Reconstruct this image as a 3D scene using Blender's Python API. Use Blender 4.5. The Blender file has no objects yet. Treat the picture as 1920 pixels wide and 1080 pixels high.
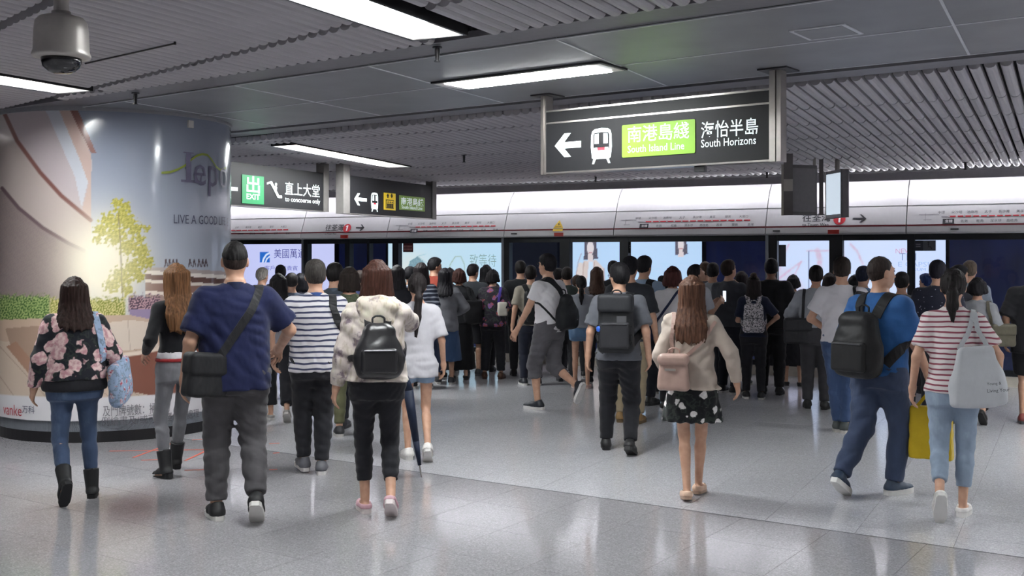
import bpy, math, random
import numpy as np
from mathutils import Vector, Matrix

SC = bpy.context.scene
COL = SC.collection
R = math.radians
random.seed(7)
RNG = np.random.default_rng(7)

# ------------------------------------------------------------------ camera
FOC, CAMH, HOR, YAW = 2030.0, 1.70, 480.0, R(27.4)
cam_data = bpy.data.cameras.new('camera')
cam_data.sensor_width = 36.0
cam_data.lens = FOC * 36.0 / 1920.0
cam_data.shift_y = -(540.0 - HOR) / 1920.0
cam_data.clip_start = 0.05
cam_data.clip_end = 200
cam = bpy.data.objects.new('camera', cam_data)
cam.location = (0, 0, CAMH)
cam.rotation_euler = (R(90), 0, YAW)
COL.objects.link(cam)
SC.camera = cam
# ------------------------------------------------------------------ light and exposure
LAMP_POWER = 72.0        # ceiling fluorescent diffusers
COVE_POWER = 30.0        # cove strip above the platform screen
SPILL = 0.5
world = bpy.data.worlds.new('world')
SC.world = world
world.use_nodes = True
world.node_tree.nodes['Background'].inputs[0].default_value = (0.85, 0.87, 1.0, 1)
world.node_tree.nodes['Background'].inputs[1].default_value = 0.25
SC.view_settings.view_transform = 'Standard'
SC.view_settings.look = 'None'
SC.view_settings.exposure = 0.0
SC.view_settings.gamma = 1.0
SC.view_settings.use_curve_mapping = False

FW = (-math.sin(YAW), math.cos(YAW))
RT = (math.cos(YAW), math.sin(YAW))


def ray(px):
    u = (px - 960.0) / FOC
    return FW[0] + u * RT[0], FW[1] + u * RT[1]


def at_depth(px, d):
    a, b = ray(px)
    return a * d, b * d


def at_Y(px, Y):
    a, b = ray(px)
    return a * Y / b, Y


def at_z(px, py, z):
    d = FOC * (z - CAMH) / (HOR - py)
    return at_depth(px, d)


def z_at(px, py, Y):
    d = Y / ray(px)[1]
    return CAMH + (HOR - py) * d / FOC


# ------------------------------------------------------------------ materials
def srgb(c):
    if isinstance(c, str):
        c = tuple(int(c[i:i + 2], 16) / 255 for i in (0, 2, 4))
    return tuple((x / 12.92 if x <= 0.04045 else ((x + 0.055) / 1.055) ** 2.4) for x in c[:3])


def rgba(c):
    return (*srgb(c), 1.0)


MATS = {}


class NT:
    """small helper around a material node tree"""

    def __init__(self, name):
        self.m = bpy.data.materials.new(name)
        self.m.use_nodes = True
        self.t = self.m.node_tree
        self.b = self.t.nodes['Principled BSDF']
        self.out = self.t.nodes['Material Output']

    def n(self, typ, **kw):
        nd = self.t.nodes.new(typ)
        for k, v in kw.items():
            setattr(nd, k, v)
        return nd

    def l(self, a, b):
        self.t.links.new(a, b)

    def coord(self, scale=(1, 1, 1), kind='Object'):
        tc = self.n('ShaderNodeTexCoord')
        mp = self.n('ShaderNodeMapping')
        mp.inputs['Scale'].default_value = scale
        self.l(tc.outputs[kind], mp.inputs[0])
        return mp.outputs[0]

    def noise(self, vec, scale, detail=2, rough=0.5):
        nd = self.n('ShaderNodeTexNoise')
        nd.inputs['Scale'].default_value = scale
        nd.inputs['Detail'].default_value = detail
        nd.inputs['Roughness'].default_value = rough
        self.l(vec, nd.inputs['Vector'])
        return nd.outputs['Fac']

    def ramp(self, fac, stops, interp='LINEAR'):
        nd = self.n('ShaderNodeValToRGB')
        cr = nd.color_ramp
        cr.interpolation = interp
        while len(cr.elements) < len(stops):
            cr.elements.new(0.5)
        for e, (p, c) in zip(cr.elements, stops):
            e.position = p
            e.color = (*c[:3], 1) if not isinstance(c, str) else rgba(c)
        self.l(fac, nd.inputs[0])
        return nd.outputs[0]

    def bump(self, h, strength, dist=0.01):
        nd = self.n('ShaderNodeBump')
        nd.inputs['Strength'].default_value = strength
        nd.inputs['Distance'].default_value = dist
        self.l(h, nd.inputs['Height'])
        self.l(nd.outputs[0], self.b.inputs['Normal'])

    def mix(self, fac, a, b):
        nd = self.n('ShaderNodeMix', data_type='RGBA')
        for i, v in ((0, fac), (6, a), (7, b)):
            if hasattr(v, 'links'):
                self.l(v, nd.inputs[i])
            elif isinstance(v, (int, float)):
                nd.inputs[i].default_value = v
            else:
                nd.inputs[i].default_value = rgba(v)
        return nd.outputs[2]


def plain(name, col, rough=0.5, metal=0.0, vary=0.06, scale=18, bump=0.0, spec=0.5):
    key = (name, str(col), rough, metal)
    if key in MATS:
        return MATS[key]
    q = NT(name)
    c = np.array(srgb(col))
    f = q.noise(q.coord(), scale, 3)
    q.l(q.ramp(f, [(0.3, tuple(c * (1 - vary))), (0.7, tuple(np.minimum(c * (1 + vary), 1)))]), q.b.inputs['Base Color'])
    q.b.inputs['Roughness'].default_value = rough
    q.b.inputs['Metallic'].default_value = metal
    q.b.inputs['Specular IOR Level'].default_value = spec
    if bump:
        q.bump(f, bump)
    MATS[key] = q.m
    return q.m


def emit(name, col, power):
    key = (name, str(col), power)
    if key in MATS:
        return MATS[key]
    q = NT(name)
    q.b.inputs['Base Color'].default_value = rgba(col)
    q.b.inputs['Emission Color'].default_value = rgba(col)
    q.b.inputs['Emission Strength'].default_value = power
    MATS[key] = q.m
    return q.m


def fabric(col, kind='plain', col2=None, col3=None, per=0.05, duty=0.5, rough=0.85, vary=0.14, off=0.0, sheen=0.1):
    key = ('fabric', str(col), kind, str(col2), str(col3), per, duty, off, rough)
    if key in MATS:
        return MATS[key]
    q = NT('fabric_' + kind)
    v = q.coord()
    big = q.noise(v, 9, 4, 0.6)
    fine = q.noise(v, 260, 2)
    if kind == 'plain':
        c = np.array(srgb(col))
        out = q.ramp(big, [(0.25, tuple(c * (1 - vary))), (0.75, tuple(np.minimum(c * (1 + vary), 1)))])
    elif kind == 'denim':
        c = np.array(srgb(col))
        c2 = np.array(srgb(col2 or col))
        vs = q.coord((1, 1, 0.35))
        f = q.noise(vs, 7, 5, 0.65)
        out = q.ramp(f, [(0.30, tuple(c * 0.8)), (0.55, tuple(c)), (0.75, tuple(c2))])
    elif kind == 'stripe':
        sx = q.n('ShaderNodeSeparateXYZ')
        q.l(v, sx.inputs[0])
        wob = q.n('ShaderNodeMath', operation='MULTIPLY_ADD')
        q.l(q.noise(v, 6, 2), wob.inputs[0])
        wob.inputs[1].default_value = per * 0.7
        q.l(sx.outputs[2], wob.inputs[2])
        dv = q.n('ShaderNodeMath', operation='MULTIPLY_ADD')
        q.l(wob.outputs[0], dv.inputs[0])
        dv.inputs[1].default_value = 1 / per
        dv.inputs[2].default_value = off
        fr = q.n('ShaderNodeMath', operation='FRACT')
        q.l(dv.outputs[0], fr.inputs[0])
        a, b = srgb(col), srgb(col2)
        out = q.ramp(fr.outputs[0], [(0.0, a), (duty, a), (duty + 0.06, b), (0.95, b), (1.0, a)])
    elif kind == 'floral':
        vo = q.n('ShaderNodeTexVoronoi')
        vo.inputs['Scale'].default_value = 1 / per
        mixv = q.n('ShaderNodeMix', data_type='VECTOR')
        nz = q.n('ShaderNodeTexNoise')
        nz.inputs['Scale'].default_value = 1.3 / per
        q.l(v, nz.inputs['Vector'])
        mixv.inputs[0].default_value = per * 0.85
        q.l(v, mixv.inputs[4])
        q.l(nz.outputs['Color'], mixv.inputs[5])
        q.l(mixv.outputs[1], vo.inputs['Vector'])
        pet = q.noise(v, 3.2 / per, 3)
        petc = q.ramp(pet, [(0.38, srgb(col3)), (0.62, srgb(col2))])
        leafc = q.ramp(q.noise(v, 1.6 / per, 2), [(0.50, srgb(col)), (0.56, tuple(np.array(srgb(col)) * 0.5 + np.array(srgb('3d4a40')) * 0.5)), (0.66, srgb(col))])
        m = q.ramp(vo.outputs['Distance'], [(duty, (0, 0, 0)), (duty + 0.06, (1, 1, 1))])
        out = q.mix(m, petc, leafc)
    elif kind == 'spots':
        vo = q.n('ShaderNodeTexVoronoi')
        vo.inputs['Scale'].default_value = 1 / per
        q.l(v, vo.inputs['Vector'])
        out = q.ramp(vo.outputs['Distance'], [(duty, srgb(col2)), (duty + 0.05, srgb(col))])
    elif kind == 'leopard':
        f = q.noise(v, 1 / per, 2)
        a, b = srgb(col), srgb(col2)
        out = q.ramp(f, [(0.0, b), (0.44, b), (0.47, a), (0.53, a), (0.56, b), (1, b)])
    elif kind == 'camo':
        a, b, c3 = srgb(col), srgb(col2), srgb(col3)
        f = q.noise(v, 1 / per, 4, 0.6)
        o1 = q.ramp(f, [(0.36, b), (0.46, a), (0.56, a), (0.66, c3)])
        g = q.noise(q.coord((1, 1, 0.4)), 2.4 / per, 3)
        out = q.mix(q.ramp(g, [(0.52, (0, 0, 0)), (0.68, (0.7, 0.7, 0.7))]), o1, b)
    else:
        raise ValueError(kind)
    q.l(out, q.b.inputs['Base Color'])
    q.b.inputs['Roughness'].default_value = rough
    q.b.inputs['Specular IOR Level'].default_value = 0.25
    q.b.inputs['Sheen Weight'].default_value = sheen
    add = q.n('ShaderNodeMath', operation='MULTIPLY_ADD')
    q.l(fine, add.inputs[0])
    add.inputs[1].default_value = 0.05
    q.l(q.noise(q.coord((1, 1, 0.6)), 11, 2, 0.5), add.inputs[2])
    q.bump(add.outputs[0], 0.6, 0.018)
    MATS[key] = q.m
    return q.m


def hair_mat(col):
    key = ('hair', str(col))
    if key in MATS:
        return MATS[key]
    q = NT('hair')
    c = np.array(srgb(col))
    f = q.noise(q.coord((90, 90, 5)), 1, 3)
    q.l(q.ramp(f, [(0.3, tuple(c * 0.55)), (0.5, tuple(c)), (0.75, tuple(c * 1.7 + 0.004))]), q.b.inputs['Base Color'])
    q.b.inputs['Roughness'].default_value = 0.62
    q.b.inputs['Specular IOR Level'].default_value = 0.2
    q.bump(f, 0.35, 0.006)
    MATS[key] = q.m
    return q.m


def skin_mat(col):
    key = ('skin', str(col))
    if key in MATS:
        return MATS[key]
    q = NT('skin')
    c = np.array(srgb(col))
    f = q.noise(q.coord(), 22, 4)
    q.l(q.ramp(f, [(0.3, tuple(c * (0.88, 0.82, 0.80))), (0.7, tuple(np.minimum(c * 1.06, 1)))]), q.b.inputs['Base Color'])
    q.b.inputs['Roughness'].default_value = 0.5
    q.b.inputs['Subsurface Weight'].default_value = 0.0
    q.bump(q.noise(q.coord(), 180, 2), 0.08, 0.004)
    MATS[key] = q.m
    return q.m


# ------------------------------------------------------------------ mesh helpers
def tag(o, label=None, cat=None, group=None, kind=None):
    if label:
        o['label'] = label
    if cat:
        o['category'] = cat
    if group:
        o['group'] = group
    if kind:
        o['kind'] = kind
    return o


def link(o, parent=None):
    COL.objects.link(o)
    if parent is not None:
        o.parent = parent
    return o


def empty(name, loc, label, cat, group=None, rz=0, kind=None):
    o = bpy.data.objects.new(name, None)
    o.empty_display_size = 0.1
    o.location = loc
    o.rotation_euler = (0, 0, rz)
    return link(tag(o, label, cat, group, kind))


def from_arrays(name, V, faces, smooth=False):
    me = bpy.data.meshes.new(name)
    V = np.asarray(V, dtype=np.float32)
    if isinstance(faces, np.ndarray):
        nf, k = faces.shape
        me.vertices.add(len(V))
        me.vertices.foreach_set('co', V.ravel())
        me.loops.add(nf * k)
        me.loops.foreach_set('vertex_index', faces.astype(np.int32).ravel())
        me.polygons.add(nf)
        me.polygons.foreach_set('loop_start', np.arange(0, nf * k, k, dtype=np.int32))
        me.update(calc_edges=True)
    else:
        me.from_pydata([tuple(map(float, v)) for v in V], [], faces)
        me.update()
    if smooth:
        me.polygons.foreach_set('use_smooth', np.ones(len(me.polygons), dtype=bool))
    return me


class MB:
    """collects simple solids into one mesh"""

    def __init__(self):
        self.v, self.f = [], []

    def add(self, verts, faces):
        n = len(self.v)
        self.v += [tuple(p) for p in verts]
        self.f += [tuple(i + n for i in f) for f in faces]
        return self

    def box(self, x0, x1, y0, y1, z0, z1, ch=0.0):
        if ch <= 0:
            vs = [(x, y, z) for z in (z0, z1) for y in (y0, y1) for x in (x0, x1)]
            return self.add(vs, [(0, 2, 3, 1), (4, 5, 7, 6), (0, 1, 5, 4), (2, 6, 7, 3), (0, 4, 6, 2), (1, 3, 7, 5)])
        ring = lambda i: [(x0 + i, y0), (x1 - i, y0), (x1, y0 + i), (x1, y1 - i), (x1 - i, y1), (x0 + i, y1), (x0, y1 - i), (x0, y0 + i)]
        self.prism(ring(ch), z0, z1)
        return self

    def prism(self, poly, z0, z1, M=None):
        n = len(poly)
        vs = [(p[0], p[1], z0) for p in poly] + [(p[0], p[1], z1) for p in poly]
        if M is not None:
            vs = [tuple(M @ Vector(p)) for p in vs]
        fs = [tuple(range(n - 1, -1, -1)), tuple(range(n, 2 * n))]
        fs += [(i, (i + 1) % n, n + (i + 1) % n, n + i) for i in range(n)]
        return self.add(vs, fs)

    def tube(self, a, b, r0, r1=None, n=12, cap=True):
        r1 = r0 if r1 is None else r1
        a, b = Vector(a), Vector(b)
        t = (b - a).normalized()
        u = t.orthogonal().normalized()
        w = t.cross(u)
        vs = []
        for p, r in ((a, r0), (b, r1)):
            for i in range(n):
                an = 2 * math.pi * i / n
                vs.append(p + (u * math.cos(an) + w * math.sin(an)) * r)
        fs = [(i, (i + 1) % n, n + (i + 1) % n, n + i) for i in range(n)]
        if cap:
            fs += [tuple(range(n - 1, -1, -1)), tuple(range(n, 2 * n))]
        return self.add(vs, fs)

    def lathe(self, prof, c=(0, 0, 0), n=24):
        vs, fs = [], []
        for r, z in prof:
            for i in range(n):
                an = 2 * math.pi * i / n
                vs.append((c[0] + r * math.cos(an), c[1] + r * math.sin(an), c[2] + z))
        for k in range(len(prof) - 1):
            for i in range(n):
                j = (i + 1) % n
                fs.append((k * n + i, k * n + j, (k + 1) * n + j, (k + 1) * n + i))
        fs.append(tuple(range(n - 1, -1, -1)))
        fs.append(tuple(range((len(prof) - 1) * n, len(prof) * n)))
        return self.add(vs, fs)

    def ribbon(self, pts, nrm, w, th):
        """flat strap swept along pts; nrm = outward normal at each point"""
        P = [Vector(p) for p in pts]
        vs, fs = [], []
        for i, p in enumerate(P):
            t = (P[min(i + 1, len(P) - 1)] - P[max(i - 1, 0)]).normalized()
            n = Vector(nrm[i] if isinstance(nrm, list) else nrm)
            s = t.cross(n)
            s = s.normalized() if s.length > 1e-6 else t.orthogonal().normalized()
            n = s.cross(t).normalized()
            for a, b in ((-1, -1), (1, -1), (1, 1), (-1, 1)):
                vs.append(p + s * (a * w / 2) + n * (b * th / 2))
        for i in range(len(P) - 1):
            for k in range(4):
                j = (k + 1) % 4
                fs.append((i * 4 + k, i * 4 + j, i * 4 + 4 + j, i * 4 + 4 + k))
        fs += [(3, 2, 1, 0), tuple(4 * (len(P) - 1) + k for k in range(4))]
        return self.add(vs, fs)

    def mesh(self, name, smooth=False):
        return from_arrays(name, self.v, self.f, smooth)

    def build(self, name, mat, parent=None, loc=None, smooth=False, rz=None):
        o = bpy.data.objects.new(name, self.mesh(name, smooth))
        if mat:
            o.data.materials.append(mat)
        if loc is not None:
            o.location = loc
        if rz is not None:
            o.rotation_euler = (0, 0, rz)
        return link(o, parent)


def text_mesh(s, bold=0.0, res=2, extrude=0.0):
    c = bpy.data.curves.new('lettering', 'FONT')
    c.body = s
    c.resolution_u = res
    c.offset = bold
    c.extrude = extrude
    o = bpy.data.objects.new('lettering', c)
    COL.objects.link(o)
    dg = bpy.context.evaluated_depsgraph_get()
    me = bpy.data.meshes.new_from_object(o.evaluated_get(dg))
    bpy.data.objects.remove(o)
    n = len(me.vertices)
    V = np.zeros(n * 3)
    me.vertices.foreach_get('co', V)
    V = V.reshape(-1, 3)
    F = [tuple(p.vertices) for p in me.polygons]
    bpy.data.meshes.remove(me)
    return V, F


def letters(s, mat, parent, M, width=None, height=None, center=False, bold=0.0, res=2, name='lettering', sx=1.0, fn=None):
    """flat lettering: text plane x,y mapped by matrix M (x right, y up, z out). fitted to width or height (metres)."""
    V, F = text_mesh(s, bold, res)
    if not len(V):
        return None
    lo, hi = V.min(0), V.max(0)
    k = (height / (hi[1] - lo[1])) if height else (width / (hi[0] - lo[0]))
    kx = k * sx
    if height and width:
        kx = width / (hi[0] - lo[0])
    V = (V - np.array([lo[0], lo[1], 0])) * np.array([kx, k, 1])
    if center:
        V[:, 0] -= (hi[0] - lo[0]) * kx / 2
    if fn is not None:
        V = fn(V)
    else:
        A = np.array(M)
        V = V @ A[:3, :3].T + A[:3, 3]
    o = bpy.data.objects.new(name, from_arrays(name, V, F))
    o.data.materials.append(mat)
    return link(o, parent)


def frame(o, ex, ey):
    """matrix whose x axis is ex, y axis ey (text up), z out"""
    ex, ey = Vector(ex).normalized(), Vector(ey).normalized()
    ez = ex.cross(ey)
    return Matrix(((ex.x, ey.x, ez.x, o[0]), (ex.y, ey.y, ez.y, o[1]), (ex.z, ey.z, ez.z, o[2]), (0, 0, 0, 1)))


def shape2d(polys, mat, parent, M, th=0.002, name='sign_symbol'):
    """flat symbol made of polygons in the plane of M"""
    m = MB()
    for p in polys:
        m.prism(p, 0, th, M)
    return m.build(name, mat, parent)
# ------------------------------------------------------------------ the setting
ZC = 3.05
y_near = lambda x: 6.13 - 0.160 * (x + 3)
y_far = lambda x: 8.22 - 0.150 * (x + 3)
y_joint = lambda x: 6.93 - 0.112 * (x + 1.9)      # expansion joint in the floor


def terrazzo(name, rough, base):
    q = NT(name)
    tc = q.n('ShaderNodeNewGeometry')
    v = tc.outputs['Position']
    f1 = q.noise(v, 95, 3, 0.7)
    f2 = q.noise(v, 0.7, 3)
    vo = q.n('ShaderNodeTexVoronoi')
    vo.inputs['Scale'].default_value = 120
    q.l(v, vo.inputs['Vector'])
    sep = q.n('ShaderNodeSeparateColor')
    q.l(vo.outputs['Color'], sep.inputs[0])
    c = np.array(srgb(base))
    chips = q.ramp(sep.outputs[0], [(0.0, tuple(c * 0.62)), (0.2, tuple(c * 0.9)), (0.6, tuple(c)), (0.85, tuple(c * 1.25)), (1.0, tuple(c * 1.5))])
    grain = q.ramp(f1, [(0.35, tuple(c * 0.75)), (0.65, tuple(c * 1.25))])
    q.l(q.mix(0.5, chips, grain), q.b.inputs['Base Color'])
    rr = q.n('ShaderNodeMapRange')
    q.l(f2, rr.inputs[0])
    rr.inputs[3].default_value = rough * 0.8
    rr.inputs[4].default_value = rough * 1.25
    q.l(rr.outputs[0], q.b.inputs['Roughness'])
    q.b.inputs['IOR'].default_value = 1.5
    q.b.inputs['Specular IOR Level'].default_value = 0.62
    return q.m


M_floor1 = terrazzo('terrazzo_platform', 0.15, 'b4b3b8')
M_floor2 = terrazzo('terrazzo_concourse', 0.09, '98969a')
M_grout = plain('grout', '837f85', 0.4)
M_joint = plain('joint_rubber', '35343a', 0.7)

fl = MB().box(-34, 14, -10, 15.62, -0.2, -0.005).build('floor', M_grout)
tag(fl, kind='structure')


def clip(poly, f):
    """keep the part of a convex polygon where f(p) >= 0"""
    out = []
    for i in range(len(poly)):
        a, b = poly[i], poly[(i + 1) % len(poly)]
        fa, fb = f(a), f(b)
        if fa >= 0:
            out.append(a)
        if fa * fb < 0:
            t = fa / (fa - fb)
            out.append((a[0] + (b[0] - a[0]) * t, a[1] + (b[1] - a[1]) * t))
    return out


def in_view(x, y):
    d = x * FW[0] + y * FW[1]
    s = x * RT[0] + y * RT[1]
    return d > 4.6 and abs(s / d) < 0.53


tiles = []
T = 0.57
for i in range(-40, 20):
    for j in range(-2, 40):
        x0, y0 = -1.76 + T * i, 15.60 - T * (j + 1)
        g = 0.0010
        poly = [(x0 + g, y0 + g), (x0 + T - g, y0 + g), (x0 + T - g, y0 + T - g), (x0 + g, y0 + T - g)]
        poly = clip(poly, lambda p: p[1] - y_joint(p[0]) - 0.008)
        poly = clip(poly, lambda p: 15.60 - p[1])
        if len(poly) > 2 and x0 > -24 and x0 < 6:
            tiles.append((poly, 0))
ang = math.atan(-0.112)
ca, sa = math.cos(ang), math.sin(ang)
for i in range(-40, 26):
    for j in range(0, 22):
        u0, v0 = T * i, -0.008 - T * (j + 1)
        g = 0.0010
        pl = [(u0 + g, v0 + g), (u0 + T - g, v0 + g), (u0 + T - g, v0 + T - g), (u0 + g, v0 + T - g)]
        poly = [(-1.9 + u * ca - v * sa, 6.93 + u * sa + v * ca) for u, v in pl]
        if poly[0][1] > -6 and -24 < poly[0][0] < 8:
            tiles.append((poly, 1))
near = sorted([t for t in tiles if in_view(*np.mean(t[0], axis=0))], key=lambda t: np.hypot(*np.mean(t[0], axis=0)))
single = near[:298]
ids = {id(t) for t in single}
shared = {}
for poly, zone in single:
    c = np.mean(poly, axis=0)
    key = (zone, len(poly)) if len(poly) == 4 and abs((poly[2][0] - poly[0][0]) ** 2 + (poly[2][1] - poly[0][1]) ** 2 - 2 * (T - 0.003) ** 2) < 1e-6 else None
    if key is None or key not in shared:
        me = MB().prism([tuple(np.array(p) - c) for p in poly], -0.006, 0.0).mesh('floor_tile')
        me.materials.append(M_floor2 if zone else M_floor1)
        if key:
            shared[key] = me
    else:
        me = shared[key]
    o = bpy.data.objects.new('floor_tile', me)
    o.location = (c[0], c[1], 0)
    link(o, fl)
for zone in (0, 1):
    m = MB()
    for t in tiles:
        if t[1] == zone and id(t) not in ids:
            m.prism(t[0], -0.006, 0.0)
    tag(m.build('floor_tiles_beyond', M_floor2 if zone else M_floor1, fl), kind='stuff')
m = MB()
for x in np.arange(-26, 8, 1.0):
    m.prism([(x, y_joint(x) - 0.006), (x + 1, y_joint(x + 1) - 0.006), (x + 1, y_joint(x + 1) + 0.006), (x, y_joint(x) + 0.006)], -0.005, -0.0005)
m.build('expansion_joint', M_joint, fl)

# ---- ceiling slab and slats
M_void = plain('plenum', '1c1b20', 0.9)
M_slat = plain('slat_metal', 'a9a6ab', 0.45, 0.0, 0.04, 6)
M_soff = plain('soffit_metal', '85868a', 0.42, 0.3, 0.10, 2.5, spec=0.5)
M_trim = plain('trim_metal', '77757a', 0.45, 0.1)
M_dark = plain('dark_metal', '1e1d21', 0.4)
M_steel = plain('brushed_steel', 'b6b1ac', 0.28, 0.9, 0.05)
M_white = plain('white_enamel', 'e9e6e8', 0.35)
M_black = plain('black_plastic', '151418', 0.4)

cl = MB().box(-34, 14, -10, 16.2, 3.42, 3.6).build('ceiling', M_void)
tag(cl, kind='structure')

LAMPS_NEAR = [(-3.48, 4.2, 5.72), (-7.30, 4.6, 6.25)]
sw, sh = 0.078, 0.062
prof = [(-sw / 2, sh), (-sw / 2, 0.022), (-sw / 2 + 0.012, 0.007), (-sw / 2 + 0.028, 0), (sw / 2 - 0.028, 0), (sw / 2 - 0.012, 0.007), (sw / 2, 0.022), (sw / 2, sh)]


def slat(mb, y0, y1, z0, z1):
    n = len(prof)
    vs = [(p[0], y0, z0 + p[1]) for p in prof] + [(p[0], y1, z1 + p[1]) for p in prof]
    fs = [(i, i + 1, n + i + 1, n + i) for i in range(n - 1)] + [tuple(range(n)), tuple(range(2 * n - 1, n - 1, -1)), (n - 1, 0, n, 2 * n - 1)]
    mb.add(vs, [tuple(reversed(f)) for f in fs])


PITCH = 0.105
zf = lambda y: 3.03 - (y - 8.6) * (0.205 / 6.4)
for k in range(-150, 14):
    x = k * PITCH
    if x < -15.6:
        continue
    mb = MB()
    cuts = [y_far(x) + 0.52, 9.7, 10.65, 11.6, 12.55, 13.45, 14.3, 15.0]
    for a, b in zip(cuts[:-1], cuts[1:]):
        if abs(x + 8.13) < 0.24 and a < 12.4 and b > 9.9:
            for a2, b2 in ((a, min(b, 9.85)), (max(a, 12.45), b)):
                if b2 - a2 > 0.1:
                    slat(mb, a2 + 0.02, b2 - 0.02, zf(a2), zf(b2))
            continue
        slat(mb, a + 0.02, b - 0.02, zf(a), zf(b))
    mb.build('slat', M_slat, cl, loc=(x, 0, 0))
for k in range(-112, 14):
    x = k * PITCH + 0.02
    if x < -11.2:
        continue
    mb = MB()
    j1 = 5.27 - 0.3 * (x + 3.91)
    j0 = 4.0 - 0.37 * (x + 4.85)
    end = y_near(x) - 0.33
    segs = [(-1.0, j0 - 0.05), (j0 + 0.03, min(j1 - 0.05, end))]
    if j1 + 0.03 < end - 0.1:
        segs.append((j1 + 0.03, end))
    for lx, ly0, ly1 in LAMPS_NEAR:
        if abs(x - lx) < 0.26:
            out = []
            for a, b in segs:
                if b < ly0 or a > ly1 + 0.12:
                    out.append((a, b))
                else:
                    if ly0 - 0.03 - a > 0.05:
                        out.append((a, ly0 - 0.03))
                    if b - (ly1 + 0.12) > 0.05:
                        out.append((ly1 + 0.12, b))
            segs = out
    for a, b in segs:
        if b - a > 0.04:
            slat(mb, a, b, ZC, ZC)
    if mb.v:
        mb.build('slat', M_slat, cl, loc=(x, 0, 0))

# ---- flat soffit beam with metal panels
so = MB()
so.prism([(-20, y_near(-20)), (6, y_near(6)), (6, y_far(6)), (-20, y_far(-20))], ZC + 0.012, ZC + 0.3)
sof = so.build('ceiling_beam', plain('seam', 'c2c4c8', 0.5))
tag(sof, kind='structure')
y_mid = lambda x: 7.18 - 0.155 * (x + 3)
cs = [-20, -18.4, -16.8, -15.2, -13.5, -11.9, -10.3, -8.8, -7.35, -5.9, -4.45, -2.86, -0.62, 0.9, 2.5, 4.0, 6]
for a, b in zip(cs[:-1], cs[1:]):
    for lo, hi in ((y_near, y_mid), (y_mid, y_far)):
        g = 0.006
        MB().prism([(a + g, lo(a) + g), (b - g, lo(b) + g), (b - g, hi(b) - g), (a + g, hi(a) - g)], ZC, ZC + 0.02).build('soffit_panel', M_soff, sof)
M_seam = plain('seam_strip', 'd6d8dc', 0.35, 0.2)
for a, b in zip(cs[:-1], cs[1:]):
    MB().prism([(a, y_mid(a) - 0.007), (b, y_mid(b) - 0.007), (b, y_mid(b) + 0.007), (a, y_mid(a) + 0.007)], ZC - 0.003, ZC + 0.004).build('seam_strip', M_seam, sof)
    MB().prism([(b - 0.008, y_near(b)), (b + 0.008, y_near(b)), (b + 0.008, y_far(b)), (b - 0.008, y_far(b))], ZC - 0.0035, ZC + 0.004).build('seam_strip', M_seam, sof)
for f_, o_ in ((y_near, 0.004), (y_far, -0.004)):
    MB().prism([(-18, f_(-18) + o_ - 0.006), (5, f_(5) + o_ - 0.006), (5, f_(5) + o_ + 0.006), (-18, f_(-18) + o_ + 0.006)], ZC - 0.003, ZC + 0.004).build('seam_strip', M_seam, sof)
hx, hy = -1.32, 6.66
ha = MB()
ha.box(-0.17, 0.17, -0.17, 0.17, -0.006, 0.0)
hatch = ha.build('access_hatch', plain('hatch_frame', 'd0d2d6', 0.35, 0.2), sof, loc=(hx, hy, ZC), rz=math.atan(-0.155))
MB().box(-0.145, 0.145, -0.145, 0.145, -0.008, -0.004).build('hatch_lid', M_soff, hatch)
for nm, lo, hi, z0 in (('trim_1', lambda x: y_near(x) - 0.31, lambda x: y_near(x) - 0.012, ZC + 0.012), ('trim_2', lambda x: y_far(x) + 0.20, lambda x: y_far(x) + 0.48, ZC + 0.01)):
    t_ = MB().prism([(-16, lo(-16)), (5, lo(5)), (5, hi(5)), (-16, hi(-16))], z0, z0 + 0.04).build(nm, M_trim)
    tag(t_, kind='structure')

# ---- ceiling lamps
M_tube = emit('fluorescent', 'f3f7f7', LAMP_POWER)
M_tube_fill = emit('fluorescent_fill', 'f3f7f7', LAMP_POWER * 4.8)  # boosted power for unseen far-bay lamps added to brighten the platform side
M_refl = plain('lamp_reflector', 'efeae6', 0.3)


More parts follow.
